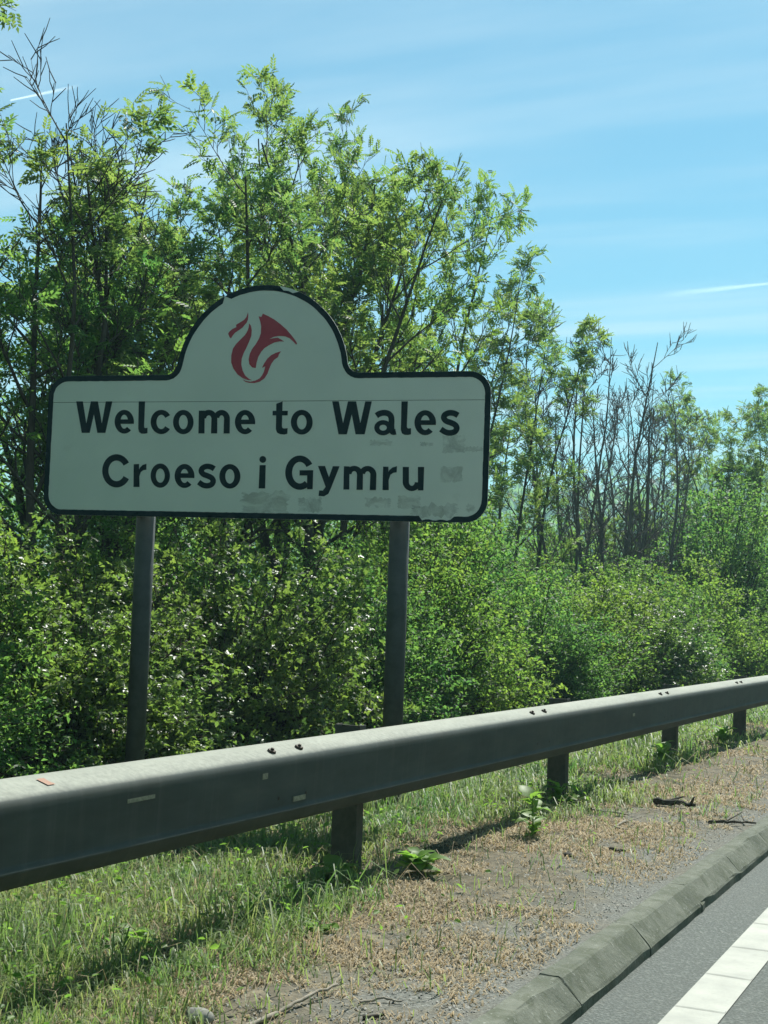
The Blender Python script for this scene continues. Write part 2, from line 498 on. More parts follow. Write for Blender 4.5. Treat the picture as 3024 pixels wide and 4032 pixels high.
for k in range(-8, 34):
    y = 4.15 - SL / 2 + SL * k
    o = mesh_obj('kerb_stone', variants[k % 4], None, kerb)
    r_ = random.Random(k + 99)
    o.location = (-1.247 + r_.uniform(-0.0015, 0.0015), y, float(drop(y)) + r_.uniform(-0.0015, 0.0015))
    o.rotation_euler = (0, rad(r_.uniform(-0.4, 0.4)), rad(r_.uniform(-0.12, 0.12)))

# ------------------------------------------------------------------ generic plant geometry
def tubes(paths, sides_of=lambda r: 6):
    """paths: list of (pts (n,3), radii (n,)) -> verts, quads"""
    VS, FS, off = [], [], 0
    for pts, rr in paths:
        pts = np.asarray(pts, float); rr = np.asarray(rr, float)
        n = len(pts); k = sides_of(rr[0])
        t = np.gradient(pts, axis=0)
        t /= np.linalg.norm(t, axis=1, keepdims=True) + 1e-9
        ref = np.array([0.31, 0.95, 0.05]) if abs(t[0, 2]) > 0.7 else np.array([0, 0, 1.0])
        u = np.cross(t, ref); u /= np.linalg.norm(u, axis=1, keepdims=True) + 1e-9
        v = np.cross(t, u)
        a = np.arange(k) * 2 * np.pi / k
        ring = u[:, None, :] * np.cos(a)[None, :, None] + v[:, None, :] * np.sin(a)[None, :, None]
        V = pts[:, None, :] + ring * rr[:, None, None]
        VS.append(V.reshape(-1, 3))
        j = np.arange(n - 1)[:, None] * k; i = np.arange(k)[None, :]; i2 = (i + 1) % k
        FS.append((np.stack([j + i, j + i2, j + k + i2, j + k + i], -1).reshape(-1, 4) + off))
        off += n * k
    return np.concatenate(VS), np.concatenate(FS)

def place_leaves(tv, tf, pos, axis, nrm, size):
    pos = np.asarray(pos); axis = np.asarray(axis); nrm = np.asarray(nrm); size = np.asarray(size)
    axis = axis / (np.linalg.norm(axis, axis=1, keepdims=True) + 1e-9)
    nrm = nrm - axis * np.sum(nrm * axis, 1, keepdims=True)
    nrm = nrm / (np.linalg.norm(nrm, axis=1, keepdims=True) + 1e-9)
    side = np.cross(nrm, axis)
    V = pos[:, None, :] + size[:, None, None] * (tv[None, :, 0:1] * axis[:, None, :] + tv[None, :, 1:2] * side[:, None, :] + tv[None, :, 2:3] * nrm[:, None, :])
    n = len(pos)
    F = tf[None, :, :] + (np.arange(n) * len(tv))[:, None, None]
    return V.reshape(-1, 3), F.reshape(-1, tf.shape[1])

def leaflet(x0, y0, ang, L, W, z0=0.0, dz=-0.1):
    ca, sa = math.cos(ang), math.sin(ang)
    q = [(0, 0, 0), (0.45 * L, W / 2, 0.12 * W), (L, 0, dz * L), (0.45 * L, -W / 2, 0.12 * W)]
    return [(x0 + x * ca - y * sa, y0 + x * sa + y * ca, z0 + z) for x, y, z in q]

def ash_leaf():
    V = []; F = []
    for x in (0.22, 0.42, 0.62, 0.82):
        for sgn in (1, -1):
            V += leaflet(x, 0, sgn * rad(55), 0.38, 0.20, -0.22 * x * x, -0.25)
    V += leaflet(0.95, 0, 0, 0.40, 0.20, -0.2, -0.3)
    for i in range(9):
        F += [(4 * i, 4 * i + 1, 4 * i + 2), (4 * i, 4 * i + 2, 4 * i + 3)]
    return np.array(V), np.array(F)
ASH = ash_leaf()
OVAL = (np.array([(0, 0, 0), (0.35, 0.30, 0.10), (0.75, 0.22, 0.06), (1, 0, -0.12), (0.75, -0.22, 0.06), (0.35, -0.30, 0.10)], float), np.array([(0, 1, 2), (0, 2, 3), (0, 3, 4), (0, 4, 5)]))
def bramble_leaf():
    V = leaflet(0.25, 0, 0, 0.75, 0.55, 0, -0.15) + leaflet(0.22, 0, rad(75), 0.6, 0.42, 0, -0.15) + leaflet(0.22, 0, rad(-75), 0.6, 0.42, 0, -0.15)
    F = []
    for i in range(3):
        F += [(4 * i, 4 * i + 1, 4 * i + 2), (4 * i, 4 * i + 2, 4 * i + 3)]
    return np.array(V), np.array(F)
BRAM = bramble_leaf()
SIMPLE = (np.array([(0, 0, 0), (0.5, 0.30, 0.12), (1, 0, -0.12), (0.5, -0.30, 0.12)], float), np.array([(0, 1, 2), (0, 2, 3)]))

def unit(v):
    return v / (np.linalg.norm(v) + 1e-9)

def path(rng, p0, d0, L, n, wander, up):
    pts = [np.array(p0, float)]; d = unit(np.array(d0, float)); st = L / n
    for _ in range(n):
        d = unit(d + rng.normal(0, wander, 3) + np.array([0, 0, up]))
        pts.append(pts[-1] + d * st)
    return np.array(pts)

def at(P, t):
    f = t * (len(P) - 1); i = min(int(f), len(P) - 2); q = f - i
    return P[i] * (1 - q) + P[i + 1] * q, unit(P[i + 1] - P[i])

def perp(rng, d, ang, az):
    ref = np.array([0, 0, 1.0]) if abs(d[2]) < 0.9 else np.array([1.0, 0, 0])
    u = unit(np.cross(d, ref)); v = np.cross(d, u)
    return d * math.cos(ang) + (u * math.cos(az) + v * math.sin(az)) * math.sin(ang)

def gen_tree(seed, H, spread, stems, leafiness=1.0, bare_above=9.0, tilt=(5, 16), nb=10, leaf_size=0.142, start=0.28, r0=0.055, taper=0.5, twig=0.0035):
    rng = np.random.default_rng(seed); rl = np.random.default_rng(seed + 5000)
    wood, lp, la, ln = [], [], [], []
    for s_ in range(stems):
        az = 2 * math.pi * s_ / max(1, stems) + rng.uniform(-0.6, 0.6)
        tl = rad(rng.uniform(*tilt)) if stems > 1 else rad(rng.uniform(0, 4))
        d = np.array([math.sin(tl) * math.cos(az), math.sin(tl) * math.sin(az), math.cos(tl)])
        Hs = H * rng.uniform(0.82, 1.0) if s_ else H
        P = path(rng, (0.09 * math.cos(az) * (stems > 1), 0.09 * math.sin(az) * (stems > 1), -0.1), d, Hs, 12, 0.055, 0.02)
        P[:, 2] *= Hs / max(P[-1, 2], 0.1)
        rs = r0 * rng.uniform(0.8, 1.1)
        wood.append((P, rs * (1 - np.linspace(0, 1, len(P)) * 0.88)))
        ga = rng.uniform(0, 6.28)
        for b in range(nb):
            t = start + (0.98 - start) * (b + rng.uniform(0.1, 0.9)) / nb
            p, dd = at(P, t)
            ga += 2.4 + rng.uniform(-0.4, 0.4)
            L1 = spread * (1.12 - taper * t) * rng.uniform(0.7, 1.2)
            Q = path(rng, p, perp(rng, dd, rad(rng.uniform(32, 58)), ga), L1, 7, 0.10, 0.09)
            r1 = max(0.008, rs * (1 - 0.85 * t) * 0.62)
            wood.append((Q, r1 * (1 - np.linspace(0, 1, 8) * 0.8)))
            n2 = 7
            gb = rng.uniform(0, 6.28)
            for c in range(n2):
                t2 = 0.22 + 0.78 * (c + rng.uniform(0.2, 1.0)) / n2
                p2, d2 = at(Q, min(t2, 1.0))
                gb += 2.4
                L2 = L1 * 0.42 * rng.uniform(0.6, 1.15) * (1.1 - 0.5 * t2)
                S = path(rng, p2, perp(rng, d2, rad(rng.uniform(25, 55)), gb), L2, 4, 0.12, 0.10)
                wood.append((S, max(twig, r1 * 0.48) * (1 - np.linspace(0, 1, 5) * 0.6)))
                for e in range(4):
                    t3 = 0.3 + 0.7 * (e + rng.uniform(0.3, 1.0)) / 4
                    p3, d3 = at(S, min(t3, 1.0))
                    L3 = rng.uniform(0.10, 0.26)
                    T = path(rng, p3, perp(rng, d3, rad(rng.uniform(20, 55)), rng.uniform(0, 6.28)), L3, 2, 0.12, 0.12)
                    wood.append((T, np.array([1.0, 0.85, 0.6]) * twig))
                    if p3[2] > bare_above + rl.normal(0, 0.35):
                        continue
                    k = rl.poisson(5.0 * leafiness * min(1.0, max(0.2, (p3[2] / H - 0.25) / 0.35)))
                    for _ in range(k):
                        pp, d4 = at(T, rl.uniform(0.35, 1.0))
                        ax = perp(rl, d4, rad(rl.uniform(20, 75)), rl.uniform(0, 6.28)) + np.array([0, 0, rl.uniform(-0.45, 0.25)])
                        lp.append(pp); la.append(ax); ln.append(np.array([0, 0, 1.0]) + rl.normal(0, 0.5, 3))
    wv, wf = tubes(wood, lambda r: 8 if r > 0.03 else (5 if r > 0.008 else 3))
    kz = H / wv[:, 2].max()
    wv = wv * np.array([1, 1, kz])
    if lp:
        lp = np.array(lp) * np.array([1, 1, kz])
        sz = rng.uniform(0.7, 1.15, len(lp)) * leaf_size
        lv, lf = place_leaves(ASH[0], ASH[1], lp, la, ln, sz)
    else:
        lv, lf = None, None
    return (wv, wf), (lv, lf)

TREE_DATA = {}
def tree_meshes(key, *a, wood_mat=BARK, leaf=LEAF_ASH, **kw):
    if key not in TREE_DATA:
        (wv, wf), (lv, lf) = gen_tree(*a, **kw)
        w = np_mesh(key + '_trunk', wv, wf, [wood_mat], True)
        c = np_mesh(key + '_crown', lv, lf, [leaf]) if lv is not None else None
        TREE_DATA[key] = (w, c)
    return TREE_DATA[key]

def put_tree(name, meshes, x, y, rot, scale, label, category='tree', group=None, zs=1.0):
    z = float(gz(x, y)) if -40 < x < 0 else 0.0
    e = empty(name, (x, y, z), label=label, category=category)
    if group: e['group'] = group
    e.rotation_euler = (0, 0, rot); e.scale = (scale, scale, scale * zs)
    mesh_obj('trunk', meshes[0], None, e)
    if meshes[1] is not None:
        mesh_obj('crown', meshes[1], None, e)
    return e

# ------------------------------------------------------------------ trees
tA = tree_meshes('ash_a', 11, 6.45, 1.5, 5, leafiness=0.52, r0=0.065, nb=11, tilt=(4, 14))
tB = tree_meshes('ash_b', 23, 6.8, 1.5, 5, leafiness=0.50, r0=0.070, nb=11, tilt=(3, 13))
tC = tree_meshes('ash_c', 37, 6.6, 1.45, 5, leafiness=0.62, r0=0.058, nb=10, tilt=(4, 13), leaf=LEAF_YELLOW)
tD = tree_meshes('ash_d', 41, 6.4, 1.0, 3, leafiness=0.6, r0=0.042, nb=9, tilt=(2, 6))
tE = tree_meshes('ash_e', 59, 5.4, 1.35, 6, leafiness=0.5, bare_above=3.7, leaf=LEAF_DARK, r0=0.052, nb=10, tilt=(5, 15), twig=0.005)
tF = tree_meshes('ash_f', 61, 6.9, 1.4, 7, leafiness=0.55, r0=0.035, nb=8, tilt=(4, 13), start=0.4)
tX = tree_meshes('dead_a', 71, 6.6, 1.2, 3, leafiness=0.0, r0=0.055, nb=9, wood_mat=BARK_DEAD, tilt=(4, 9), twig=0.007)
tY = tree_meshes('dead_b', 83, 6.2, 1.0, 2, leafiness=0.0, r0=0.05, nb=8, wood_mat=BARK_DEAD, tilt=(4, 9), twig=0.007)
tS = tree_meshes('sapling', 97, 4.2, 1.0, 4, leafiness=0.8, r0=0.028, nb=9)

TG = 'ash trees in the row behind the sign'
put_tree('ash_tree', tA, -7.6, 11.2, 0.4, 1.0, 'broad leafy ash tree behind the left half of the welcome sign', group=TG, zs=0.9)
put_tree('ash_tree', tB, -6.8, 12.5, 1.9, 0.92, 'tallest leafy ash tree rising behind the arched top of the sign', group=TG, zs=1.05)
put_tree('ash_tree', tA, -7.8, 10.36, 2.7, 0.98, 'leafy ash tree above the sign left corner, beside the bare twiggy one', group=TG, zs=0.90)
put_tree('ash_tree', tB, -7.75, 13.6, 5.04, 0.8, 'ash tree half hidden right behind the tallest one', group=TG, zs=1.36)
put_tree('ash_tree', tC, -7.25, 15.6, 0.2, 0.78, 'ash tree just right of the tallest tree, above the sign right end', group=TG, zs=1.35)
put_tree('ash_tree', tD, -7.85, 18.5, 5.34, 1.02, 'slim ash tree between the sign right end and the bare trees', group=TG)
put_tree('ash_tree', tD, -7.5, 20.7, 4.4, 0.96, 'narrow sparse ash tree standing just left of the bare grey trees', group=TG)
put_tree('ash_tree', tE, -7.2, 8.8, 3.1, 1.0, 'ash tree with bare twiggy top left of the sign', group=TG, zs=1.08)
put_tree('ash_tree', tA, -8.25, 6.8, 2.6, 1.08, 'tall ash tree cut by the left edge, its branch reaching into the sky', group=TG)
put_tree('ash_tree', tF, -6.0, 31.5, 3.3, 1.0, 'lone rounded ash tree at the far right of the row', group=TG, zs=1.05)
put_tree('ash_tree', tB, -10.8, 16.8, 3.2, 0.86, 'ash tree deeper in the wood behind the sign arch', group=TG)
put_tree('ash_tree', tC, -10.2, 22.5, 5.0, 0.8, 'ash tree deeper in the wood behind the slim ash trees', group=TG)
DG = 'bare dead trees right of the sign'
put_tree('dead_tree', tX, -6.75, 23.0, 0.3, 0.97, 'tallest bare dead tree right of the sign', group=DG)
put_tree('dead_tree', tY, -6.9, 24.6, 1.7, 0.95, 'bare dead tree with slim forked stem beside the tallest bare one', group=DG)
put_tree('dead_tree', tX, -6.5, 25.3, 2.9, 0.90, 'bare dead tree on the right side of the bare clump', group=DG)
put_tree('dead_tree', tY, -6.3, 26.0, 4.0, 0.88, 'rightmost bare dead tree in the clump', group=DG)
put_tree('dead_tree', tY, -7.0, 22.0, 5.2, 0.97, 'leftmost bare dead tree, beside the narrow sparse ash', group=DG)
put_tree('dead_tree', tX, -8.3, 26.5, 1.1, 0.95, 'thin bare dead tree standing back in the middle of the bare clump', group=DG)
put_tree('dead_tree', tX, -7.9, 29.3, 3.9, 0.95, 'thin bare dead tree standing back beside the lone rounded ash', group=DG)
put_tree('dead_tree', tY, -7.6, 23.6, 0.4, 1.08, 'slender bare dead tree with a single upright stem behind the tallest bare one', group=DG)
put_tree('sapling', tS, -8.2, 28.0, 1.0, 0.9, 'leafy sapling in the gap right of the bare trees', group=TG)

# ------------------------------------------------------------------ shrubs
def gen_bush(seed, rx, ry, h, shoots, sub, leaf, lsize, per=16):
    rng = np.random.default_rng(seed)
    wood, lp, la, ln = [], [], [], []
    for s_ in range(shoots):
        az = rng.uniform(0, 6.28); el = math.asin(rng.uniform(0.02, 1.0))
        k = rng.uniform(0.70, 1.05) * (0.86 + 0.30 * float(vnoise(az * 1.5 + seed, el * 3, seed)))
        tgt = np.array([rx * math.cos(az) * math.cos(el), ry * math.sin(az) * math.cos(el), 0.10 + h * math.sin(el)]) * k
        b0 = np.array([tgt[0] * 0.35 * rng.uniform(0.3, 1.3), tgt[1] * 0.35 * rng.uniform(0.3, 1.3), 0.0])
        mid = (b0 + tgt) / 2 + np.array([0, 0, 0.22 * h]) + rng.normal(0, 0.08, 3)
        tt = np.linspace(0, 1, 7)[:, None]
        P = b0 * (1 - tt) ** 2 + 2 * mid * tt * (1 - tt) + tgt * tt ** 2 + rng.normal(0, 0.012, (7, 3))
        wood.append((P, 0.009 * (1 - np.linspace(0, 1, 7) * 0.75)))
        for c in range(sub):
            t = rng.uniform(0.30, 1.0)
            p, d = at(P, t)
            L = rng.uniform(0.14, 0.40) * (0.7 + 0.5 * h / 2)
            Q = path(rng, p, perp(rng, d, rad(rng.uniform(25, 75)), rng.uniform(0, 6.28)), L, 4, 0.16, 0.05)
            if c % 2 == 0:
                wood.append((Q[::2], np.array([0.0032, 0.0025, 0.0015])))
            n = per
            f = rng.uniform(0.1, 1.0, n) * 4
            i = np.minimum(f.astype(int), 3); q = (f - i)[:, None]
            pp = Q[i] * (1 - q) + Q[i + 1] * q
            dd = Q[i + 1] - Q[i]; dd /= np.linalg.norm(dd, axis=1, keepdims=True)
            lp.append(pp + rng.normal(0, 0.02, (n, 3)))
            la.append(dd * 0.5 + rng.normal(0, 0.65, (n, 3)) + np.array([0, 0, -0.08]))
            ln.append(np.array([0, 0, 1.0]) + rng.normal(0, 0.55, (n, 3)))
    lp = np.concatenate(lp); la = np.concatenate(la); ln = np.concatenate(ln)
    keep = lp[:, 2] > 0.02
    lp, la, ln = lp[keep], la[keep], ln[keep]
    sz = rng.uniform(0.6, 1.2, len(lp)) * lsize
    lv, lf = place_leaves(leaf[0], leaf[1], lp, la, ln, sz)
    wv, wf = tubes(wood, lambda r: 4 if r > 0.006 else 3)
    return (wv, wf), (lv, lf)

BUSH = {}
def bush_meshes(key, mat, *a, **kw):
    if key not in BUSH:
        (wv, wf), (lv, lf) = gen_bush(*a, **kw)
        BUSH[key] = (np_mesh(key + '_stems', wv, wf, [BARK_DARK], True), np_mesh(key + '_foliage', lv, lf, [mat]))
    return BUSH[key]
bA = bush_meshes('hawthorn_a', LEAF_DARK, 101, 1.05, 1.15, 1.65, 190, 8, SIMPLE, 0.041, per=27)
bB = bush_meshes('bramble_a', LEAF_BRAMBLE, 103, 1.05, 1.2, 1.45, 170, 7, BRAM, 0.048, per=19)
bC = bush_meshes('hazel_a', LEAF_YELLOW, 107, 1.1, 1.15, 1.9, 190, 8, SIMPLE, 0.045, per=24)
bD = bush_meshes('hawthorn_b', LEAF_DARK, 109, 1.15, 1.2, 2.2, 200, 8, SIMPLE, 0.047, per=23)

def put_bush(name, m, x, y, rot, sx, sz, label, group='roadside shrubs behind the barrier'):
    e = empty(name, (x, y, float(gz(x, y)) - 0.03), label=label, category='shrub', group=group)
    e.rotation_euler = (0, 0, rot); e.scale = (sx, sx, sz)
    mesh_obj('stem', m[0], None, e); mesh_obj('foliage', m[1], None, e)
    if name == 'bramble_bush':
        mesh_obj('blossom', me_blossom, None, e)
    return e
# bramble blossom: small pinkish white clusters on the outer shoots
BLOSSOM = mk_simple('bramble_blossom', (0.38, 0.27, 0.25), (0.55, 0.46, 0.43), 40, 0.8, 0, 0.2)
def blossom_mesh(seed, rx, ry, h, n):
    rng = np.random.default_rng(seed)
    az = rng.uniform(0, 6.28, n // 6); el = np.arcsin(rng.uniform(0.25, 1.0, n // 6))
    c = np.stack([rx * np.cos(az) * np.cos(el), ry * np.sin(az) * np.cos(el), 0.1 + h * np.sin(el)], 1) * rng.uniform(0.88, 1.08, (n // 6, 1))
    p = np.repeat(c, 6, 0) + rng.normal(0, 0.03, (len(c) * 6, 3))
    lv, lf = place_leaves(OVAL[0], OVAL[1], p, rng.normal(0, 1, p.shape), np.array([0, 0, 1.0]) + rng.normal(0, 0.6, p.shape), rng.uniform(0.012, 0.026, len(p)))
    return np_mesh('blossom', lv, lf, [BLOSSOM])
me_blossom = blossom_mesh(113, 1.05, 1.2, 1.45, 420)
put_bush('hawthorn_shrub', bA, -5.75, 5.6, 0.3, 1.0, 0.95, 'dark green shrub at the left edge below the sign')
put_bush('hazel_shrub', bC, -6.5, 7.0, 1.3, 1.0, 0.85, 'light green shrub just left of the left sign post')
put_bush('bramble_bush', bB, -5.75, 7.4, 0.6, 1.0, 0.95, 'bramble thicket right beside the left sign post')
put_bush('bramble_bush', bB, -5.65, 9.1, 2.4, 1.08, 1.15, 'bramble thicket with pale glossy leaves midway between the two sign posts')
put_bush('hawthorn_shrub', bD, -6.6, 9.0, 4.4, 0.95, 0.85, 'tall shrub under the middle of the sign panel behind the brambles')
put_bush('hawthorn_shrub', bA, -5.6, 10.8, 5.0, 1.05, 1.0, 'shrub just left of the right sign post')
put_bush('hazel_shrub', bC, -5.6, 12.4, 2.0, 1.1, 1.05, 'bushy light green shrub just right of the right sign post')
put_bush('hawthorn_shrub', bD, -6.1, 14.0, 0.7, 1.1, 1.15, 'tall bright green shrub under the sign right corner')
put_bush('hawthorn_shrub', bA, -5.4, 15.2, 3.6, 1.15, 0.95, 'low shrub in front of the tall bright green one')
put_bush('hazel_shrub', bC, -5.7, 17.4, 5.5, 1.25, 0.95, 'yellowish green shrub mid right above the barrier')
put_bush('bramble_bush', bB, -5.2, 18.9, 1.2, 1.2, 1.1, 'bramble bush against the barrier to the right of centre')
put_bush('hawthorn_shrub', bA, -5.6, 20.8, 0.9, 1.35, 1.2, 'dull green shrub in front of the bare dead trees')
put_bush('hazel_shrub', bC, -5.5, 23.4, 2.9, 1.4, 1.2, 'spreading light shrub right of the bare dead trees')
put_bush('hawthorn_shrub', bD, -5.6, 27.2, 4.0, 1.7, 1.75, 'big rounded shrub with yellow green top at the right edge')
put_bush('hawthorn_shrub', bA, -5.0, 25.2, 1.9, 1.2, 1.05, 'small dark shrub at the foot of the big rounded one')

# continuous undergrowth behind: one mass of stems and leaves
def undergrowth(name, seed, spots, mat, leaf, lsize, n_leaf, label):
    rng = np.random.default_rng(seed)
    lp = []
    for (x, y, rx, ry, h) in spots:
        n = n_leaf
        c = rng.normal(0, 1, (n // 14, 3)); c /= np.linalg.norm(c, axis=1, keepdims=True)
        c[:, 2] = np.abs(c[:, 2])
        c *= rng.uniform(0.45, 1.0, (len(c), 1)) ** 0.6
        p = np.repeat(c, 14, 0) + rng.normal(0, 0.07, (len(c) * 14, 3))
        p = p * np.array([rx, ry, h]) + np.array([x, y, float(gz(x, y))])
        lp.append(p)
    lp = np.concatenate(lp); n = len(lp)
    lv, lf = place_leaves(leaf[0], leaf[1], lp, rng.normal(0, 0.7, (n, 3)) + np.array([0, 0, -0.1]), np.array([0, 0, 1.0]) + rng.normal(0, 0.6, (n, 3)), rng.uniform(0.6, 1.25, n) * lsize)
    o = mesh_obj(name, np_mesh(name, lv, lf, [mat]), None, None, kind='stuff', label=label, category='undergrowth')
    return o
rngu = np.random.default_rng(5)
sp1 = [(-8.2 + rngu.uniform(-0.6, 0.6), y, 1.5, 1.5, rngu.uniform(2.0, 2.9) + (0.5 if y > 12 else 0.0)) for y in np.arange(4, 36, 1.7)]
undergrowth('undergrowth', 301, sp1, LEAF_DARK, SIMPLE, 0.065, 5200, 'dark green undergrowth filling the wood between the trunks')
sp2 = [(-13.5 + rngu.uniform(-1, 1), y, 2.4, 2.6, rngu.uniform(3.4, 4.8)) for y in np.arange(2, 78, 3.0)]
undergrowth('undergrowth', 303, sp2, LEAF_DARK, SIMPLE, 0.12, 4600, 'dense dark back of the wood seen between the trunks')
sp3 = [(-5.8 + rngu.uniform(-0.5, 0.5), y, 1.8, 2.2, rngu.uniform(2.2, 3.2)) for y in np.arange(30, 64, 3.0)]
undergrowth('undergrowth', 305, sp3, LEAF_YELLOW, SIMPLE, 0.085, 4400, 'light green hedge running on along the road at the far right')

# unseen tree belts added to block skylight and deepen shade on sign and barrier
def belt(seed, x0, x1, y0, y1, h, n, label):
    rng = np.random.default_rng(seed)
    p = np.stack([rng.uniform(x0, x1, n), rng.uniform(y0, y1, n), rng.uniform(0, 1, n) ** 0.8], 1)
    top = h * (0.65 + 0.6 * fnoise(p[:, 0] / 4, p[:, 1] / 4, seed))
    p[:, 2] *= top
    lv, lf = place_leaves(SIMPLE[0], SIMPLE[1], p, rng.normal(0, 1, p.shape), np.array([0, 0, 1.0]) + rng.normal(0, 0.7, p.shape), rng.uniform(0.5, 1.0, n))
    mesh_obj('added_shade_belt', np_mesh('added_shade_belt', lv, lf, [LEAF_DARK]), None, None, kind='stuff', label=label, category='woodland')
belt(601, 9.5, 17, -60, 70, 13, 18000, 'unseen woodland added across the road to shade the sign and barrier')
belt(603, -16, -5.5, -60, 2, 11, 14000, 'unseen woodland added behind the viewpoint to deepen the shade')

# ------------------------------------------------------------------ far wooded hill
def hill_z(X, Y):
    return 34 * np.exp(-((X + 40) / 260) ** 2 - ((Y - 420) / 120) ** 2) + 30 * np.exp(-((X + 420) / 160) ** 2 - ((Y - 330) / 140) ** 2) + 4 * (fnoise(X / 40, Y / 40, 9) - 0.5) - 3
HILL = mk_simple('far_hill_soil', (0.03, 0.05, 0.02), (0.05, 0.075, 0.03), 0.05, 1.0, 0, 0.0)
mesh_obj('hill', grid_mesh('hill', np.arange(-800, 401, 25.0), np.arange(130, 801, 25.0), hill_z, HILL), kind='structure')
rng = np.random.default_rng(77)
n = 5200
hx = rng.uniform(-650, 150, n); hy = rng.uniform(220, 520, n)
hz = hill_z(hx, hy)
ok = hz > 3
hx, hy, hz = hx[ok], hy[ok], hz[ok]
conif = rng.random(len(hx)) < 0.45
LP, SZ = [], []
for a, b, c, q in zip(hx, hy, hz, conif):
    k = 16
    if q:
        t = rng.uniform(0, 1, k); ang = rng.uniform(0, 6.28, k); rr = 2.6 * (1 - t) + 0.2
        LP.append(np.stack([a + rr * np.cos(ang), b + rr * np.sin(ang), c + 1 + t * 12], 1))
    else:
        v = rng.normal(0, 1, (k, 3)); v /= np.linalg.norm(v, axis=1, keepdims=True)
        LP.append(v * np.array([4, 4, 4]) + np.array([a, b, c + 5]))
LP = np.concatenate(LP)
lv, lf = place_leaves(SIMPLE[0], SIMPLE[1], LP, rng.normal(0, 1, LP.shape), np.array([0, 0, 1.0]) + rng.normal(0, 0.5, LP.shape), rng.uniform(2.0, 4.5, len(LP)))
mesh_obj('far_woodland', np_mesh('far_woodland', lv, lf, [LEAF_DARK]), None, None, kind='stuff', label='distant dark wooded hillside beyond the roadside trees', category='woodland')

# ------------------------------------------------------------------ safety barrier
BX = -2.42                                   # front face of the beam
POST_Y = [5.19 + 2.8 * k for k in range(-4, 16)]
def beam_z(y):                                # underside of the beam
    return 0.476 - 0.0105 * y
barrier = empty('safety_barrier', (BX, 5.19, float(gz(BX, 5.19))), label='weathered galvanised steel crash barrier running along the verge', category='crash barrier')
bl = barrier.location
prof = [(-0.120, 0.225), (-0.122, 0.262), (-0.118, 0.276), (-0.111, 0.2815), (-0.100, 0.281), (-0.070, 0.271), (-0.040, 0.2595), (-0.022, 0.252), (-0.010, 0.245), (-0.003, 0.236), (0.0, 0.224), (0.0, 0.205),
        (-0.002, 0.15), (-0.006, 0.075), (-0.004, 0.062), (0.003, 0.056), (0.004, 0.050), (-0.002, 0.045), (-0.014, 0.020), (-0.030, 0.002), (-0.055, -0.004), (-0.085, 0.0)]
inner = [(x_ - 0.004 if x_ > -0.1 else x_ + 0.004, z_ - 0.005 if z_ > 0.13 else z_ + 0.004) for x_, z_ in prof][::-1]
full = [(BX + x - bl.x, z - bl.z) for x, z in prof + inner]
seams = [POST_Y[0] - 1.2] + [p - 0.62 for p in POST_Y[1:]] + [POST_Y[-1] + 1.0]
for a, b in zip(seams, seams[1:]):
    ys_ = list(np.linspace(a, b - 0.0015, 4))
    k_ = 0.0
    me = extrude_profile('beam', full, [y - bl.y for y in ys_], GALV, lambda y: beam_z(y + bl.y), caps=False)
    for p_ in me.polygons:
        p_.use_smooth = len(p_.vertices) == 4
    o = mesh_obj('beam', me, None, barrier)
# posts: cold-formed channel
def channel_mesh(h):
    w, d, t = 0.115, 0.060, 0.006
    pr_ = [(-w / 2, 0), (w / 2, 0), (w / 2, d), (w / 2 - t, d), (w / 2 - t, t), (-w / 2 + t, t), (-w / 2 + t, d), (-w / 2, d)]
    V = [(x, y, -0.3) for x, y in pr_] + [(x, y, h) for x, y in pr_]
    n = len(pr_)
    F = [(i, (i + 1) % n, n + (i + 1) % n, n + i) for i in range(n)]
    F += [(n + 0, n + 1, n + 4, n + 5), (n + 1, n + 2, n + 3, n + 4), (n + 0, n + 5, n + 6, n + 7)]
    me = bpy.data.meshes.new('post'); me.from_pydata(V, [], F); me.materials.append(POST_STEEL)
    bmx = bmesh.new(); bmx.from_mesh(me); bmesh.ops.recalc_face_normals(bmx, faces=bmx.faces); bmx.to_mesh(me); bmx.free()
    return me
me_post = channel_mesh(0.66)
def bolt_mesh():
    bmx = bmesh.new()
    bmesh.ops.create_cone(bmx, cap_ends=True, segments=6, radius1=0.017, radius2=0.015, depth=0.010, matrix=Matrix.Translation((0, 0, 0.005)))
    bmesh.ops.create_cone(bmx, cap_ends=True, segments=8, radius1=0.007, radius2=0.006, depth=0.008, matrix=Matrix.Translation((0, 0, 0.0135)))
    me = bpy.data.meshes.new('bolt'); bmx.to_mesh(me); bmx.free(); me.materials.append(BOLT)
    return me
me_bolt = bolt_mesh()
def box_mesh(name, sx, sy, sz, mat, bev=0.002):
    bmx = bmesh.new(); bmesh.ops.create_cube(bmx, size=1.0)
    for v in bmx.verts: v.co = Vector((v.co.x * sx, v.co.y * sy, v.co.z * sz))
    if bev: bmesh.ops.bevel(bmx, geom=list(bmx.edges), offset=bev, segments=1, affect='EDGES')
    me = bpy.data.meshes.new(name); bmx.to_mesh(me); bmx.free(); me.materials.append(mat)
    return me
me_clip = box_mesh('bracket', 0.03, 0.05, 0.16, POST_STEEL)
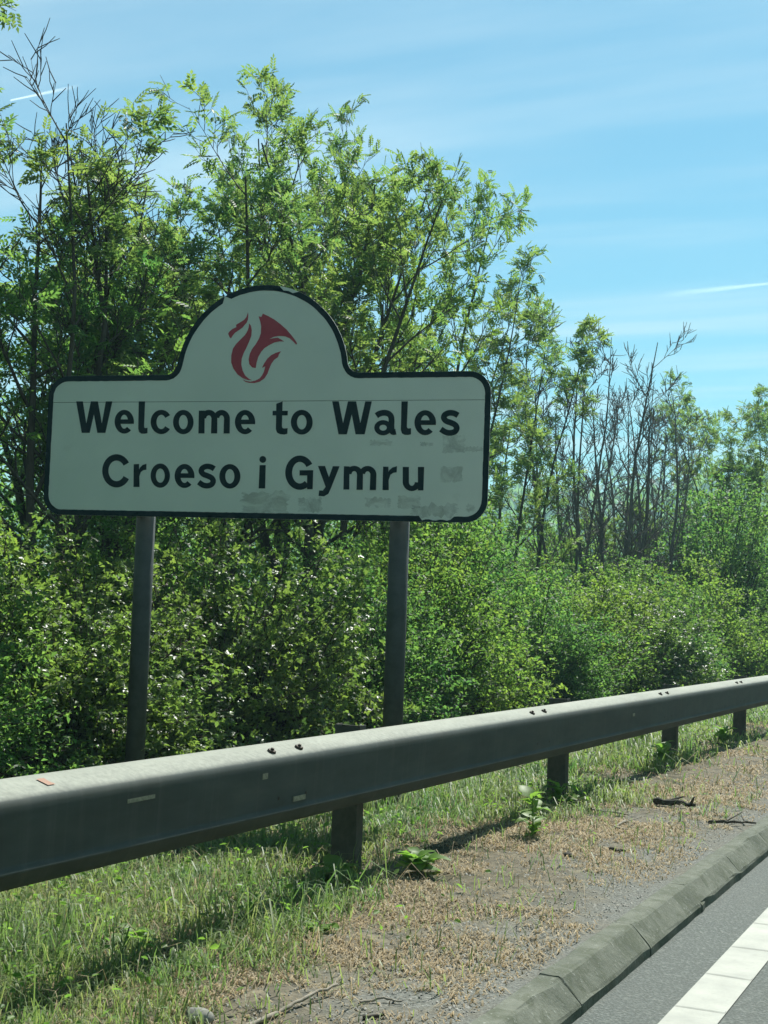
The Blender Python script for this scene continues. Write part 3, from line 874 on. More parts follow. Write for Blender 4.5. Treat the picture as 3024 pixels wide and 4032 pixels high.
for k, y in enumerate(POST_Y):
    o = mesh_obj('post', me_post, None, barrier)
    xg = BX - 0.18
    o.location = (xg - bl.x, y - 0.03 - bl.y, float(gz(xg, y)) - bl.z)
    o.location.z = beam_z(y) + 0.298 - 0.66 - bl.z
    c = mesh_obj('bracket', me_clip, None, barrier)
    c.location = (BX - 0.127 - bl.x, y - bl.y, beam_z(y) + 0.14 - bl.z)
    if k > 0:
        for dyb in (-0.90, -0.70):
            b = mesh_obj('bolt', me_bolt, None, barrier)
            b.location = (BX - 0.042 - bl.x, y + dyb - bl.y, beam_z(y + dyb) + 0.259 - bl.z)
            b.rotation_euler = (0, rad(21), 0)
            for hz_ in (0.17, 0.10):
                b2 = mesh_obj('bolt', me_bolt, None, barrier)
                b2.location = (BX - 0.004 - bl.x, y + dyb - bl.y, beam_z(y + dyb) + hz_ - bl.z)
                b2.rotation_euler = (0, rad(90), 0); b2.scale = (0.4, 0.4, 0.15)
# orange spray mark on the beam top, near the left edge
ma = []
for j in range(10):
    a = j / 9
    for dx_ in (-0.075, -0.055, -0.038):
        zz = np.interp(dx_, [-0.10, -0.07, -0.04, -0.022], [0.281, 0.271, 0.2595, 0.252])
        y_ = 3.055 + 0.03 * a + (0.012 * math.sin(3.1 * j) if dx_ != -0.055 else 0.0) * (a - 0.5) + 0.5 * (dx_ + 0.06) * 0.4
        ma.append((BX + dx_ - bl.x, y_ - bl.y, beam_z(y_) + zz + 0.003 - bl.z))
mesh_obj('paint_mark', np_mesh('paint_mark', ma, np.array([(j * 3 + i, j * 3 + i + 1, j * 3 + 4 + i, j * 3 + 3 + i) for j in range(9) for i in range(2)]), [ORANGE]), None, barrier, label='faded orange spray mark on the beam top')
# daylight through the beam slots, painted as pale plates on its face
SLOT = mk_simple('slot_daylight', (0.16, 0.17, 0.12), (0.34, 0.33, 0.25), 60, 0.7)
for (y0, y1, zz, hh_) in ((3.38, 3.52, 0.187, 0.012), (4.165, 4.20, 0.188, 0.02), (4.39, 4.48, 0.088, 0.018), (9.0, 9.05, 0.16, 0.02)):
    o = mesh_obj('slot_light_plate', box_mesh('slot_light_plate', 0.003, y1 - y0, hh_, SLOT, 0.0), None, barrier)
    ym = (y0 + y1) / 2
    o.location = (BX - 0.0005 - bl.x, ym - bl.y, beam_z(ym) + zz - bl.z)

# ------------------------------------------------------------------ welcome sign
SA = Vector((-5.3355, 6.5484, 1.682))        # lower left reference point of the sign face
SU = Vector((0.98718666, 0.15956975, 0.0)); SN = Vector((0.15956975, -0.98718666, 0.0))
base_pt = SA + SU * 1.30
sign = empty('welcome_sign', (base_pt.x, base_pt.y, float(gz(base_pt.x, base_pt.y))), label='white arched bilingual welcome sign with black border on two grey posts', category='road sign')
# children live in sign coordinates: x along the face, z up, -y towards the viewer
sign.rotation_euler = (0, 0, math.atan2(SU.y, SU.x))
Z0 = SA.z - sign.location.z
def S(u, v):
    return (u - 1.30, v + Z0)

def fillet_outline():
    P = []
    def arc(cx, cz, r, a0, a1, n):
        for i in range(n + 1):
            a = rad(a0 + (a1 - a0) * i / n); P.append((cx + r * math.cos(a), cz + r * math.sin(a)))
    L_, R_, T_, B_ = -0.062, 2.660, 0.838, 0.0
    rc = 0.125
    arc(R_ - rc, B_ + rc, rc, -90, 0, 8); arc(R_ - rc, T_ - rc, rc, 0, 90, 8)
    # concave fillet, arch, concave fillet
    cx, cz, r = 1.302, 0.826, 0.530
    f = 0.07
    # fillet centre at height T_+f, touching the arch circle from outside
    dxx = math.sqrt((r + f) ** 2 - (T_ + f - cz) ** 2)
    ang = math.degrees(math.atan2(T_ + f - cz, dxx))
    for i in range(7):
        a = rad(270 - (270 - (180 + ang)) * i / 6); P.append((cx + dxx + f * math.cos(a), T_ + f + f * math.sin(a)))
    for i in range(1, 48):
        a = rad(ang + (180 - 2 * ang) * i / 48); P.append((cx + r * math.cos(a), cz + r * math.sin(a)))
    for i in range(7):
        a0 = -ang; a = rad(a0 + (-90 - a0) * i / 6); P.append((cx - dxx + f * math.cos(a), T_ + f + f * math.sin(a)))
    arc(L_ + rc, T_ - rc, rc, 90, 180, 8); arc(L_ + rc, B_ + rc, rc, 180, 270, 8)
    return P
OUT = fillet_outline()
def inset(P, d):
    n = len(P); R = []
    for i in range(n):
        a, b, c = P[i - 1], P[i], P[(i + 1) % n]
        t = Vector((c[0] - a[0], c[1] - a[1])).normalized()
        R.append((b[0] - t.y * d, b[1] + t.x * d))
    return R
JOINT = 0.678
def clip(P, v, keep_up):
    R = []
    for i in range(len(P)):
        a, b = P[i], P[(i + 1) % len(P)]
        ina = (a[1] >= v) == keep_up; inb = (b[1] >= v) == keep_up
        if ina: R.append(a)
        if ina != inb:
            t = (v - a[1]) / (b[1] - a[1]); R.append((a[0] + (b[0] - a[0]) * t, v))
    return R
def slab(name, P, y0, y1, mat, parent, **props):
    """closed polygon P in (u,v), from depth y0 (front, towards the viewer = negative) to y1"""
    n = len(P)
    tri = tessellate_polygon([[Vector((p[0], p[1], 0)) for p in P]])
    V = [(S(*p)[0], y0, S(*p)[1]) for p in P] + [(S(*p)[0], y1, S(*p)[1]) for p in P]
    F = [tuple(t) for t in tri] + [tuple(n + i for i in t[::-1]) for t in tri] + [(i, (i + 1) % n, n + (i + 1) % n, n + i) for i in range(n)]
    me = bpy.data.meshes.new(name); me.from_pydata(V, [], F); me.materials.append(mat)
    bmx = bmesh.new(); bmx.from_mesh(me); bmesh.ops.recalc_face_normals(bmx, faces=bmx.faces); bmx.to_mesh(me); bmx.free()
    return mesh_obj(name, me, None, parent, **props)
upper = slab('panel', clip(OUT, JOINT + 0.0015, True), 0.0, 0.004, PANEL, sign, label='upper arched panel with the red emblem')
lower = slab('panel', clip(OUT, JOINT - 0.0015, False), 0.0, 0.004, PANEL, sign, label='lower rectangular panel with the lettering')
slab('joint_strip', [(-0.055, JOINT - 0.02), (2.653, JOINT - 0.02), (2.653, JOINT + 0.02), (-0.055, JOINT + 0.02)], 0.0045, 0.008, POST_STEEL, sign)
# black border film, worn away in places
IN = inset(OUT, 0.033)
IN2 = inset(OUT, 0.0005)
rngb = random.Random(4)
Vb, Fb = [], []
nb_ = len(OUT)
def dense(P, Q, m=10):
    a, b = [], []
    for i in range(len(P)):
        j = (i + 1) % len(P)
        L = math.hypot(P[j][0] - P[i][0], P[j][1] - P[i][1]); k = max(1, int(L / 0.02))
        for q in range(k):
            t = q / k
            a.append((P[i][0] + (P[j][0] - P[i][0]) * t, P[i][1] + (P[j][1] - P[i][1]) * t)); b.append((Q[i][0] + (Q[j][0] - Q[i][0]) * t, Q[i][1] + (Q[j][1] - Q[i][1]) * t))
    return a, b
DA, DB = dense(IN2, IN)
def worn(p):
    u, v = p
    if v > 1.2 and 1.04 < u < 1.075: return 0.0
    if v > 1.25 and 1.40 < u < 1.50: return 0.55
    if v < 0.05 and 2.28 < u < 2.46: return 0.35
    return 1.0
for i, (p, q) in enumerate(zip(DA, DB)):
    w = worn(p)
    jit = 1 + rngb.uniform(-0.03, 0.03)
    o_ = 0.0
    if w < 1: w *= rngb.uniform(0.6, 1.3)
    if 0 < w and p[1] > 1.2 and w < 1:      # worn from the outside at the arch
        a = (q[0] + (p[0] - q[0]) * w, q[1] + (p[1] - q[1]) * w); b = q
    else:
        a = p; b = (p[0] + (q[0] - p[0]) * w * jit, p[1] + (q[1] - p[1]) * w * jit)
    for pt in (a, b):
        x, z = S(*pt); Vb.append((x, -0.0012, z))
m_ = len(DA)
for i in range(m_):
    j = (i + 1) % m_
    Fb.append((2 * i, 2 * j, 2 * j + 1, 2 * i + 1))
mesh_obj('border', np_mesh('border', Vb, np.array(Fb), [BORDER]), None, sign)
# posts, caps and back rails
def cyl_mesh(name, r, z0, z1, mat, seg=24):
    V, F = [], []
    for z in (z0, z1):
        for i in range(seg):
            a = 2 * math.pi * i / seg; V.append((r * math.cos(a), r * math.sin(a), z))
    F = [(i, (i + 1) % seg, seg + (i + 1) % seg, seg + i) for i in range(seg)]
    F += [tuple(range(seg, 2 * seg)), tuple(range(seg))[::-1]]
    me = bpy.data.meshes.new(name); me.from_pydata(V, [], F); me.materials.append(mat)
    for p in me.polygons: p.use_smooth = len(p.vertices) == 4
    return me
for u, top in ((0.572, 0.80), (2.139, 0.80)):
    p = mesh_obj('post', cyl_mesh('post', 0.0565, -0.6, Z0 + top, SIGN_POST), None, sign)
    p.location = (u - 1.30, 0.0565 + 0.042, 0)
    c_ = mesh_obj('post_cap', cyl_mesh('post_cap', 0.060, Z0 + top - 0.01, Z0 + top + 0.012, LETTER), None, p)
    ft = mesh_obj('post_footing', cyl_mesh('post_footing', 0.085, -0.35, 0.035, CONCRETE), None, p)
for v in (0.16, 0.44, 0.70, 0.98):
    r = mesh_obj('back_rail', box_mesh('back_rail', 2.5 if v < 0.8 else 1.0, 0.03, 0.04, ALU), None, sign)
    r.location = (0.0, 0.0245, Z0 + v)

# --- lettering: layout grid of the two text lines -> sign plane (plane-to-plane map)
HM = (0.001780388, 9.142143e-05, -0.5487577, 3.08348e-05, -0.001590954, 3.218447, 6.068768e-05, 1.536701e-05)
def sheet(x, y):
    w = HM[6] * x + HM[7] * y + 1
    return ((HM[0] * x + HM[1] * y + HM[2]) / w, (HM[3] * x + HM[4] * y + HM[5]) / w)
def gridA(x, y): return sheet(280 + x * 0.482218, 1560 + y * 0.482218)
def gridB(x, y): return sheet(1040 + x * 0.482218, 1560 + y * 0.482218)
def gridE(x, y): return sheet(800 + x * 0.301386, 1150 + y * 0.301386)
def gridV(x, y): return sheet(1240 + x * 0.45198, 1100 + y * 0.45198)
def gridR(x, y): return sheet(150 + x * 1.115129, 1080 + y * 1.115129)

def arc_piece(cx, cy, RX, RY, rx, ry, t0, t1, n=28):
    q = []
    for i in range(n + 1):
        t = rad(t0 + (t1 - t0) * i / n)
        q.append(((cx + RX * math.cos(t), cy + RY * math.sin(t)), (cx + rx * math.cos(t), cy + ry * math.sin(t))))
    return ('strip', q)
def poly(*p): return ('poly', list(p))
def stroke(pts, w):
    P = [np.array(p, float) for p in pts]; C = []
    for i in range(len(P) - 1):
        p0, p1, p2, p3 = P[max(i - 1, 0)], P[i], P[i + 1], P[min(i + 2, len(P) - 1)]
        for j in range(5):
            t = j / 5
            C.append(0.5 * (2 * p1 + (p2 - p0) * t + (2 * p0 - 5 * p1 + 4 * p2 - p3) * t * t + (3 * p1 - p0 - 3 * p2 + p3) * t ** 3))
    C.append(P[-1]); C = np.array(C)
    T = np.gradient(C, axis=0); T /= np.linalg.norm(T, axis=1, keepdims=True)
    N = np.stack([-T[:, 1], T[:, 0]], 1)
    return ('strip', [((c + n_ * w / 2).tolist(), (c - n_ * w / 2).tolist()) for c, n_ in zip(C, N)])
def ring(cx, cy, RX, RY, rx, ry): return arc_piece(cx, cy, RX, RY, rx, ry, 0, 360, 48)
def e_(cx, cy, RX, RY, rx, ry, b0, b1):
    return [arc_piece(cx, cy, RX, RY, rx, ry, 46, 371, 40), poly((cx - rx - 6, b0), (cx + RX - 8, b0), (cx + RX - 6, b1), (cx - rx - 6, b1))]
s_pts = [(1170, 594), (1142, 578), (1106, 574), (1074, 588), (1064, 614), (1082, 638), (1115, 651), (1148, 668), (1161, 694), (1146, 722), (1110, 732), (1074, 724), (1042, 702)]
s2 = [(1428 + (x - 1028) * 1.094, 115 + (y - 553) * 1.035) for x, y in s_pts]
GA = [
    [poly((42, 43), (97, 43), (125, 222), (162, 43), (220, 43), (252, 222), (284, 43), (338, 43), (281, 300), (215, 300), (187, 150), (153, 300), (88, 300))],
    e_(435, 209, 79, 97, 31, 57, 190, 226),
    [poly((553, 43), (605, 43), (597, 245), (600, 258), (608, 261), (625, 258), (624, 303), (600, 307), (575, 306), (556, 293), (549, 265))],
    [arc_piece(737, 211, 87, 99, 39, 58, 36, 326, 36)],
    [ring(917, 212, 84, 99, 36, 58)],
    [poly((1044, 118), (1092, 118), (1090, 305), (1040, 305)), arc_piece(1125, 185, 70, 73, 22, 28, 185, 360, 16), poly((1147, 185), (1195, 185), (1194, 305), (1143, 305)), arc_piece(1230, 185, 68, 72, 20, 28, 190, 360, 16), poly((1250, 185), (1298, 185), (1296, 305), (1246, 305))],
    e_(1421, 212, 83, 99, 33, 58, 192, 229),
    [arc_piece(372, 610, 117, 136, 66, 84, 30, 330, 40)],
    [poly((512, 556), (556, 554), (560, 742), (510, 742)), poly((553, 615), (562, 585), (585, 562), (617, 552), (615, 602), (592, 604), (570, 620), (560, 650), (553, 680))],
    [ring(729, 649, 79, 99, 36, 58)],
    e_(927, 652, 81, 98, 33, 57, 630, 668),
    [stroke(s_pts, 45)],
    [ring(1297, 655, 86, 100, 37, 59)],
    [poly((1540, 563), (1590, 563), (1585, 754), (1532, 754)), poly(*[(1566 + 28 * math.cos(2 * math.pi * i / 20), 517 + 28 * math.sin(2 * math.pi * i / 20)) for i in range(20)])],
]
GB = [
    [poly((100, 62), (152, 43), (146, 245), (150, 258), (160, 264), (193, 262), (190, 308), (165, 314), (130, 311), (106, 298), (96, 270)), poly((70, 120), (195, 120), (193, 158), (70, 158))],
    [ring(308, 213, 89, 101, 39, 59)],
    [poly((556, 43), (610, 43), (645, 220), (685, 43), (752, 43), (786, 220), (826, 43), (880, 43), (822, 312), (747, 312), (716, 150), (676, 312), (608, 312))],
    [stroke([(917, 160), (945, 143), (985, 136), (1022, 148), (1040, 182), (1040, 262), (1050, 292), (1076, 290)], 48), ring(972, 258, 72, 62, 30, 24)],
    [poly((1122, 43), (1174, 43), (1166, 248), (1170, 260), (1178, 264), (1200, 262), (1200, 312), (1175, 317), (1148, 316), (1126, 304), (1117, 276))],
    e_(1316, 217, 88, 102, 37, 60, 197, 235),
    [stroke(s2, 47)],
    [arc_piece(292, 625, 119, 140, 63, 88, 50, 329, 40), poly((290, 605), (402, 605), (397, 760), (352, 760), (350, 740), (352, 648), (290, 648))],
    [poly((440, 570), (498, 570), (540, 690), (506, 750)), poly((562, 572), (617, 573), (545, 755), (525, 798), (490, 818), (445, 815), (450, 770), (480, 771), (500, 745))],
    [poly((652, 572), (698, 574), (696, 763), (648, 763)), arc_piece(736, 640, 72, 71, 22, 28, 185, 360, 16), poly((759, 640), (808, 640), (806, 765), (755, 765)), arc_piece(846, 642, 72, 72, 22, 28, 190, 360, 16), poly((868, 642), (918, 642), (914, 767), (863, 767))],
    [poly((972, 575), (1016, 577), (1018, 767), (967, 767)), poly((1012, 636), (1022, 605), (1050, 582), (1086, 572), (1083, 622), (1055, 626), (1032, 642), (1021, 675), (1012, 705))],
    [poly((1132, 578), (1183, 578), (1183, 700), (1132, 700)), poly((1256, 578), (1307, 578), (1301, 770), (1256, 770)), arc_piece(1207, 700, 75, 75, 24, 32, 5, 180, 20)],
]
def glyph(name, pieces, grid, mat, parent, depth=-0.0012):
    V, F = [], []
    y = depth
    for kind, q in pieces:
        y -= 0.00025
        o_ = len(V)
        if kind == 'strip':
            for a, b in q:
                for p in (a, b):
                    x, z = S(*grid(*p)); V.append((x, y, z))
            F += [(o_ + 2 * i, o_ + 2 * i + 1, o_ + 2 * i + 3, o_ + 2 * i + 2) for i in range(len(q) - 1)]
        else:
            for p in q:
                x, z = S(*grid(*p)); V.append((x, y, z))
            F += [tuple(o_ + i for i in t) for t in tessellate_polygon([[Vector((p[0], p[1], 0)) for p in q]])]
    me = bpy.data.meshes.new(name); me.from_pydata(V, [], F); me.materials.append(mat)
    return mesh_obj(name, me, None, parent)
for g_ in GA: glyph('letter', g_, gridA, LETTER, lower)
for g_ in GB: glyph('letter', g_, gridB, LETTER, lower)
EMB = [
    poly((585, 262), (592, 300), (586, 360), (570, 400), (545, 428), (515, 465), (470, 497), (420, 530), (385, 572), (365, 608), (345, 590), (328, 545), (345, 515), (390, 480), (436, 460), (430, 430), (480, 400), (535, 365), (565, 330), (578, 295)),
    poly((600, 410), (625, 440), (636, 500), (630, 575), (605, 640), (570, 720), (530, 800), (505, 870), (499, 950), (518, 1030), (550, 1092), (600, 1135), (640, 1152), (590, 1152), (520, 1128), (450, 1078), (395, 1000), (367, 920), (368, 830), (390, 740), (430, 680), (490, 620), (550, 560), (585, 500), (598, 450)),
    poly((515, 1145), (560, 1163), (620, 1172), (680, 1158), (735, 1132), (770, 1090), (795, 1040), (812, 972), (768, 992), (800, 930), (840, 870), (890, 825), (950, 795), (1018, 775), (988, 820), (980, 850), (930, 885), (890, 940), (865, 1000), (840, 1070), (800, 1130), (740, 1172), (670, 1190), (600, 1187), (555, 1175)),
    poly((725, 318), (762, 326), (780, 283), (850, 315), (930, 360), (1010, 420), (1090, 490), (1150, 560), (1200, 625), (1228, 670), (1218, 690), (1180, 650), (1130, 605), (1070, 580), (990, 575), (920, 588), (864, 615), (920, 604), (975, 597), (1020, 620), (1060, 648), (1000, 645), (930, 660), (860, 695), (800, 735), (760, 780), (720, 850), (700, 920), (688, 994), (640, 985), (605, 945), (595, 880), (610, 810), (640, 745), (690, 680), (730, 610), (755, 540), (758, 450), (748, 390)),
]
for pc in EMB:
    glyph('emblem_shape', [pc], gridE, RED, upper)
# sticker residue and grime patches on the lower panel
def patch(grid, x0, y0, x1, y1, mat, seed, jag=8, depth=-0.0006):
    r = random.Random(seed); P = []
    n = 14
    for i in range(n): P.append((x0 + (x1 - x0) * i / n, y0 + r.uniform(-jag, jag)))
    for i in range(n): P.append((x1 + r.uniform(-jag, jag), y0 + (y1 - y0) * i / n))
    for i in range(n): P.append((x1 - (x1 - x0) * i / n, y1 + r.uniform(-jag, jag)))
    for i in range(n): P.append((x0 + r.uniform(-jag, jag), y1 - (y1 - y0) * i / n))
    glyph('sticker_residue', [('poly', P)], grid, mat, lower, depth)
patch(gridV, 1112, 1360, 1308, 1510, RESIDUE, 1)
patch(gridV, 1092, 1632, 1285, 1765, RESIDUE, 2)
patch(gridV, 440, 1905, 658, 1980, RESIDUE_B, 3, 14, -0.0008)
patch(gridV, 725, 1890, 915, 1995, RESIDUE_B, 4, 10, -0.0004)
patch(gridV, 850, 1960, 1240, 2060, RESIDUE, 5, 25, -0.0009)
patch(gridV, 1320, 1960, 1390, 2020, RESIDUE, 6, 15)
patch(gridV, 480, 1405, 670, 1450, RESIDUE_B, 7, 12)
patch(gridV, 920, 1420, 1030, 1450, RESIDUE, 8, 8)
patch(gridV, 1310, 1460, 1460, 1500, RESIDUE, 9, 8, -0.0008)
patch(gridR, 920, 790, 1000, 840, RESIDUE, 10, 5)
patch(gridR, 720, 770, 885, 845, RESIDUE_B, 11, 10, -0.0003)

# ------------------------------------------------------------------ grass, straw, grit
def in_view_density(x, y):
    return np.clip(7.0 / np.hypot(x, y), 0.25, 1.0)
def blades(name, seed, n, xr, yr, hgt, wid, lean, mat, prob, label, cat):
    rng = np.random.default_rng(seed)
    x = rng.uniform(*xr, n); y = yr[0] + (yr[1] - yr[0]) * rng.uniform(0, 1, n) ** 1.5
    keep = rng.random(n) < prob(x, y)
    x, y = x[keep], y[keep]; n = len(x)
    z = gz(x, y) - 0.004
    h_ = hgt * rng.uniform(0.35, 1.25, n) * (0.6 + 0.8 * fnoise(x * 1.3, y * 1.3, seed))
    az = rng.uniform(0, 2 * np.pi, n); ln = lean * rng.uniform(0.2, 1.3, n)
    d = np.stack([np.cos(az), np.sin(az), np.zeros(n)], 1)
    s_ = np.stack([-np.sin(az + rng.normal(0, .6, n)), np.cos(az), np.zeros(n)], 1)
    w_ = wid * rng.uniform(0.6, 1.4, n) * np.clip(np.hypot(x, y) / 7.0, 0.9, 2.2)
    p = np.stack([x, y, z], 1)
    up = np.array([0, 0, 1.0])
    m1 = p + d * (ln * h_ * 0.35)[:, None] + up * (h_ * 0.62)[:, None]
    tp = p + d * (ln * h_)[:, None] + up * (h_ * np.clip(1.05 - 0.55 * ln, 0.12, 1))[:, None]
    V = np.stack([p - s_ * w_[:, None] / 2, p + s_ * w_[:, None] / 2, m1 + s_ * w_[:, None] * 0.4, m1 - s_ * w_[:, None] * 0.4, tp], 1)
    b = (np.arange(n) * 5)[:, None]
    me = np_mesh(name, V, [b + np.array([[0, 1, 2, 3]]), b + np.array([[3, 2, 4]])], [mat])
    return mesh_obj(name, me, None, None, kind='stuff', label=label, category=cat)
def edge(x, y):       # 1 on the green side (beyond the barrier), 0 by the kerb
    return np.clip((-x - 2.36 + 0.5 * np.clip((5.2 - y) / 1.6, 0, 1) + (fnoise(x * 1.1, y * 1.1, 31) - 0.5) * 1.2) / 0.35, 0, 1)
def p_green(x, y): return (0.05 + 0.95 * edge(x, y)) * (0.45 + 0.55 * (fnoise(x * 2.2, y * 2.2, 33) > 0.40)) * np.where(x > -1.55, 0.1, 1)
def p_left(x, y): return np.clip(edge(x, y) + 0.75 * np.clip((3.9 - y) / 1.0, 0, 1) * np.clip((-x - 1.75) / 0.3, 0, 1), 0, 1) * (0.3 + 0.7 * (fnoise(x * 2.6, y * 2.6, 43) > 0.45))
blades('grass', 401, 140000, (-6.2, -1.45), (2.2, 9), 0.085, 0.0045, 1.15, GRASS, p_green, 'short mixed green grass on the verge beyond the barrier', 'grass')
blades('grass', 403, 70000, (-6.0, -1.45), (8, 32), 0.11, 0.005, 1.1, GRASS, p_green, 'longer green grass along the far stretch of the barrier', 'grass')
blades('grass', 405, 16000, (-3.2, -1.6), (2.2, 5), 0.06, 0.004, 1.2, GRASS, p_left, 'trampled short grass at the lower left of the verge', 'grass')
blades('grass', 413, 14000, (-3.3, -2.05), (2.2, 12), 0.19, 0.0045, 1.0, GRASS, lambda x, y: 0.9 * (fnoise(x * 2.5, y * 2.5, 71) > 0.5) * edge(x, y), 'taller tufts of grass along the foot of the barrier', 'grass')
def p_straw(x, y):
    nn = 0.6 * fnoise(x * 1.7, y * 1.7, 51) + 0.4 * fnoise(x * 6.0, y * 6.0, 53)
    return np.clip((1 - 0.75 * edge(x, y)) * np.clip((nn - 0.42) / 0.12, 0.05, 1) * np.clip((-x - 1.42 + 0.5 * (nn - 0.4)) / 0.35, 0, 1), 0, 1)
blades('dry_grass', 407, 110000, (-3.4, -1.42), (2.2, 9), 0.030, 0.0055, 1.9, STRAW, p_straw, 'scorched golden dry grass between the kerb and the barrier', 'dry grass')
blades('dry_grass', 409, 30000, (-3.4, -1.42), (9, 22), 0.028, 0.006, 1.9, STRAW, p_straw, 'dry brown grass on the far stretch of the verge', 'dry grass')
blades('dry_stalks', 411, 7000, (-4.6, -1.5), (2.2, 11), 0.13, 0.0026, 1.6, STRAW, lambda x, y: 0.3 + 0.5 * edge(x, y), 'loose pale dry stalks scattered through the verge', 'dry stalks')
# small broad leaves (clover, plantain) through the grass
rng = np.random.default_rng(421)
n = 24000
x = rng.uniform(-5.5, -1.7, n); y = 2.2 + 16 * rng.uniform(0, 1, n) ** 1.6
k = (rng.random(n) < p_green(x, y)) & (fnoise(x * 1.8, y * 1.8, 61) > 0.46)
x, y = x[k], y[k]; n = len(x)
lv, lf = place_leaves(OVAL[0], OVAL[1], np.stack([x, y, gz(x, y) + rng.uniform(0.01, 0.09, n)], 1), rng.normal(0, 1, (n, 3)) * np.array([1, 1, 0.4]), np.array([0, 0, 1.0]) + rng.normal(0, 0.45, (n, 3)), rng.uniform(0.014, 0.036, n))
mesh_obj('ground_cover', np_mesh('ground_cover', lv, lf, [WEED]), None, None, kind='stuff', label='low clover and plantain leaves among the verge grass', category='ground cover')
# grit: small angular stones near the kerb
rng = np.random.default_rng(431)
n = 9000
x = -1.42 - np.abs(rng.normal(0, 0.42, n)); y = 2.4 + 9 * rng.uniform(0, 1, n) ** 1.3
k = x > -2.7; x, y = x[k], y[k]; n = len(x)
T4 = np.array([(1, 0, -.3), (-.5, .87, -.3), (-.5, -.87, -.3), (0.1, 0.1, .7), (.6, .5, .3)], float)
F4 = np.array([(0, 4, 3), (4, 1, 3), (1, 2, 3), (2, 0, 3), (0, 1, 4)])
lv, lf = place_leaves(T4, F4, np.stack([x, y, gz(x, y) + 0.001], 1), rng.normal(0, 1, (n, 3)) * np.array([1, 1, .2]), np.array([0, 0, 1.0]) + rng.normal(0, 0.3, (n, 3)), rng.uniform(0.0025, 0.008, n))
mesh_obj('gravel', np_mesh('gravel', lv, lf, [STONE]), None, None, kind='stuff', label='loose grey grit along the back of the kerb', category='gravel')

# ------------------------------------------------------------------ sticks, stone, weeds
def stick(pts, r, mat, label, name='fallen_stick', twigs=()):
    P = np.array([(x, y, float(gz(x, y)) + r * 0.7 + dz) for x, y, dz in pts])
    tt = np.linspace(0, len(P) - 1, 4 * len(P)); i = np.minimum(tt.astype(int), len(P) - 2); q = (tt - i)[:, None]
    C = P[i] * (1 - q) + P[i + 1] * q
    C += np.random.default_rng(len(label)).normal(0, r * 0.25, C.shape)
    paths = [(C, r * (1 - 0.5 * np.linspace(0, 1, len(C))) * (1 + 0.12 * np.sin(np.arange(len(C)) * 2.1)))]
    for (f, dx_, dy_, dz_) in twigs:
        p, _ = at(C, f); L = np.linspace(0, 1, 4)[:, None]
        paths.append((p + L * np.array([dx_, dy_, dz_]), r * 0.5 * (1 - 0.6 * L[:, 0])))
    v, f = tubes(paths, lambda r_: 7)
    c = v.mean(0)
    o = mesh_obj(name, np_mesh(name, v - c, f, [mat], True), None, None, label=label, category='stick', group='fallen sticks on the verge')
    o.location = c
    return o
stick([(-1.92, 3.24, 0), (-1.89, 3.40, 0.004), (-1.875, 3.52, 0.012), (-1.85, 3.67, 0.02)], 0.008, STICK, 'long pale curved stick lying at the bottom of the verge', twigs=[(0.96, -0.01, 0.03, 0.01)])
stick([(-1.74, 3.60, 0.0), (-1.70, 3.66, 0.01), (-1.64, 3.67, 0.004)], 0.005, STICK, 'short crooked pale twig to the right of the long curved stick')
stick([(-1.68, 3.49, 0), (-1.62, 3.52, 0.004)], 0.007, STICK_DARK, 'short dark twig lowest on the verge near the kerb')
stick([(-2.24, 7.50, 0.03), (-2.24, 7.58, 0.02), (-2.05, 7.60, 0.005)], 0.007, STICK, 'bent brown stick near the second barrier post from the left')
stick([(-1.99, 7.30, 0.02), (-2.0, 7.12, 0.006), (-1.86, 7.0, 0.0)], 0.007, STICK, 'curled brown stick midway between barrier and kerb', twigs=[(0.15, 0.06, 0.25, 0.01)])
stick([(-2.02, 8.06, 0.012), (-1.9, 8.06, 0.012), (-1.80, 8.08, 0.02)], 0.022, STICK_DARK, 'thick dark broken branch lying on the verge', twigs=[(0.2, 0.09, 0.10, 0.03), (0.9, 0.03, -0.05, 0.05)])
stick([(-1.61, 7.62, 0.005), (-1.50, 7.60, 0.015), (-1.38, 7.74, 0.008)], 0.010, STICK_DARK, 'dark forked twig close to the kerb at the right', twigs=[(0.4, 0.05, 0.22, 0.03), (0.6, 0.08, -0.12, 0.02), (0.8, -0.06, 0.2, 0.01)])
stick([(-1.82, 6.42, 0.0), (-1.74, 6.41, 0.004)], 0.010, STICK_DARK, 'short black bit of bark in the middle of the dry grass', twigs=[(0.6, 0.02, -0.06, 0.01)])
stick([(-3.37, 9.12, 0.07), (-3.15, 8.92, 0.05), (-2.92, 8.46, 0.01)], 0.009, STICK, 'pale dead branch leaning in the grass behind the barrier', twigs=[(0.4, 0.12, 0.2, 0.05)])
stick([(-2.42, 8.38, 0.03), (-2.38, 8.22, 0.01), (-2.30, 8.15, 0.0)], 0.008, STICK, 'small whitish stick beside the foot of the second post')

def stone_obj(x, y, r, label, seed):
    bmx = bmesh.new(); bmesh.ops.create_icosphere(bmx, subdivisions=3, radius=1.0)
    for v in bmx.verts:
        k_ = 1 + 0.35 * (float(vnoise(v.co.x * 1.6 + seed, v.co.y * 1.6 + v.co.z * 1.3, seed)) - 0.5)
        v.co = Vector((v.co.x * r * 1.3 * k_, v.co.y * r * k_, v.co.z * r * 0.75 * k_))
    me = bpy.data.meshes.new('stone'); bmx.to_mesh(me); bmx.free(); me.materials.append(STONE)
    for p in me.polygons: p.use_smooth = True
    o = mesh_obj('stone', me, None, None, label=label, category='stone')
    o.location = (x, y, float(gz(x, y)) + r * 0.3)
    return o
stone_obj(-2.05, 3.235, 0.034, 'rounded grey stone at the bottom edge left of the long pale stick', 3)
stone_obj(-1.93, 6.11, 0.018, 'small dark pebble alone in the dry grass', 8).data.materials[0] = STICK_DARK

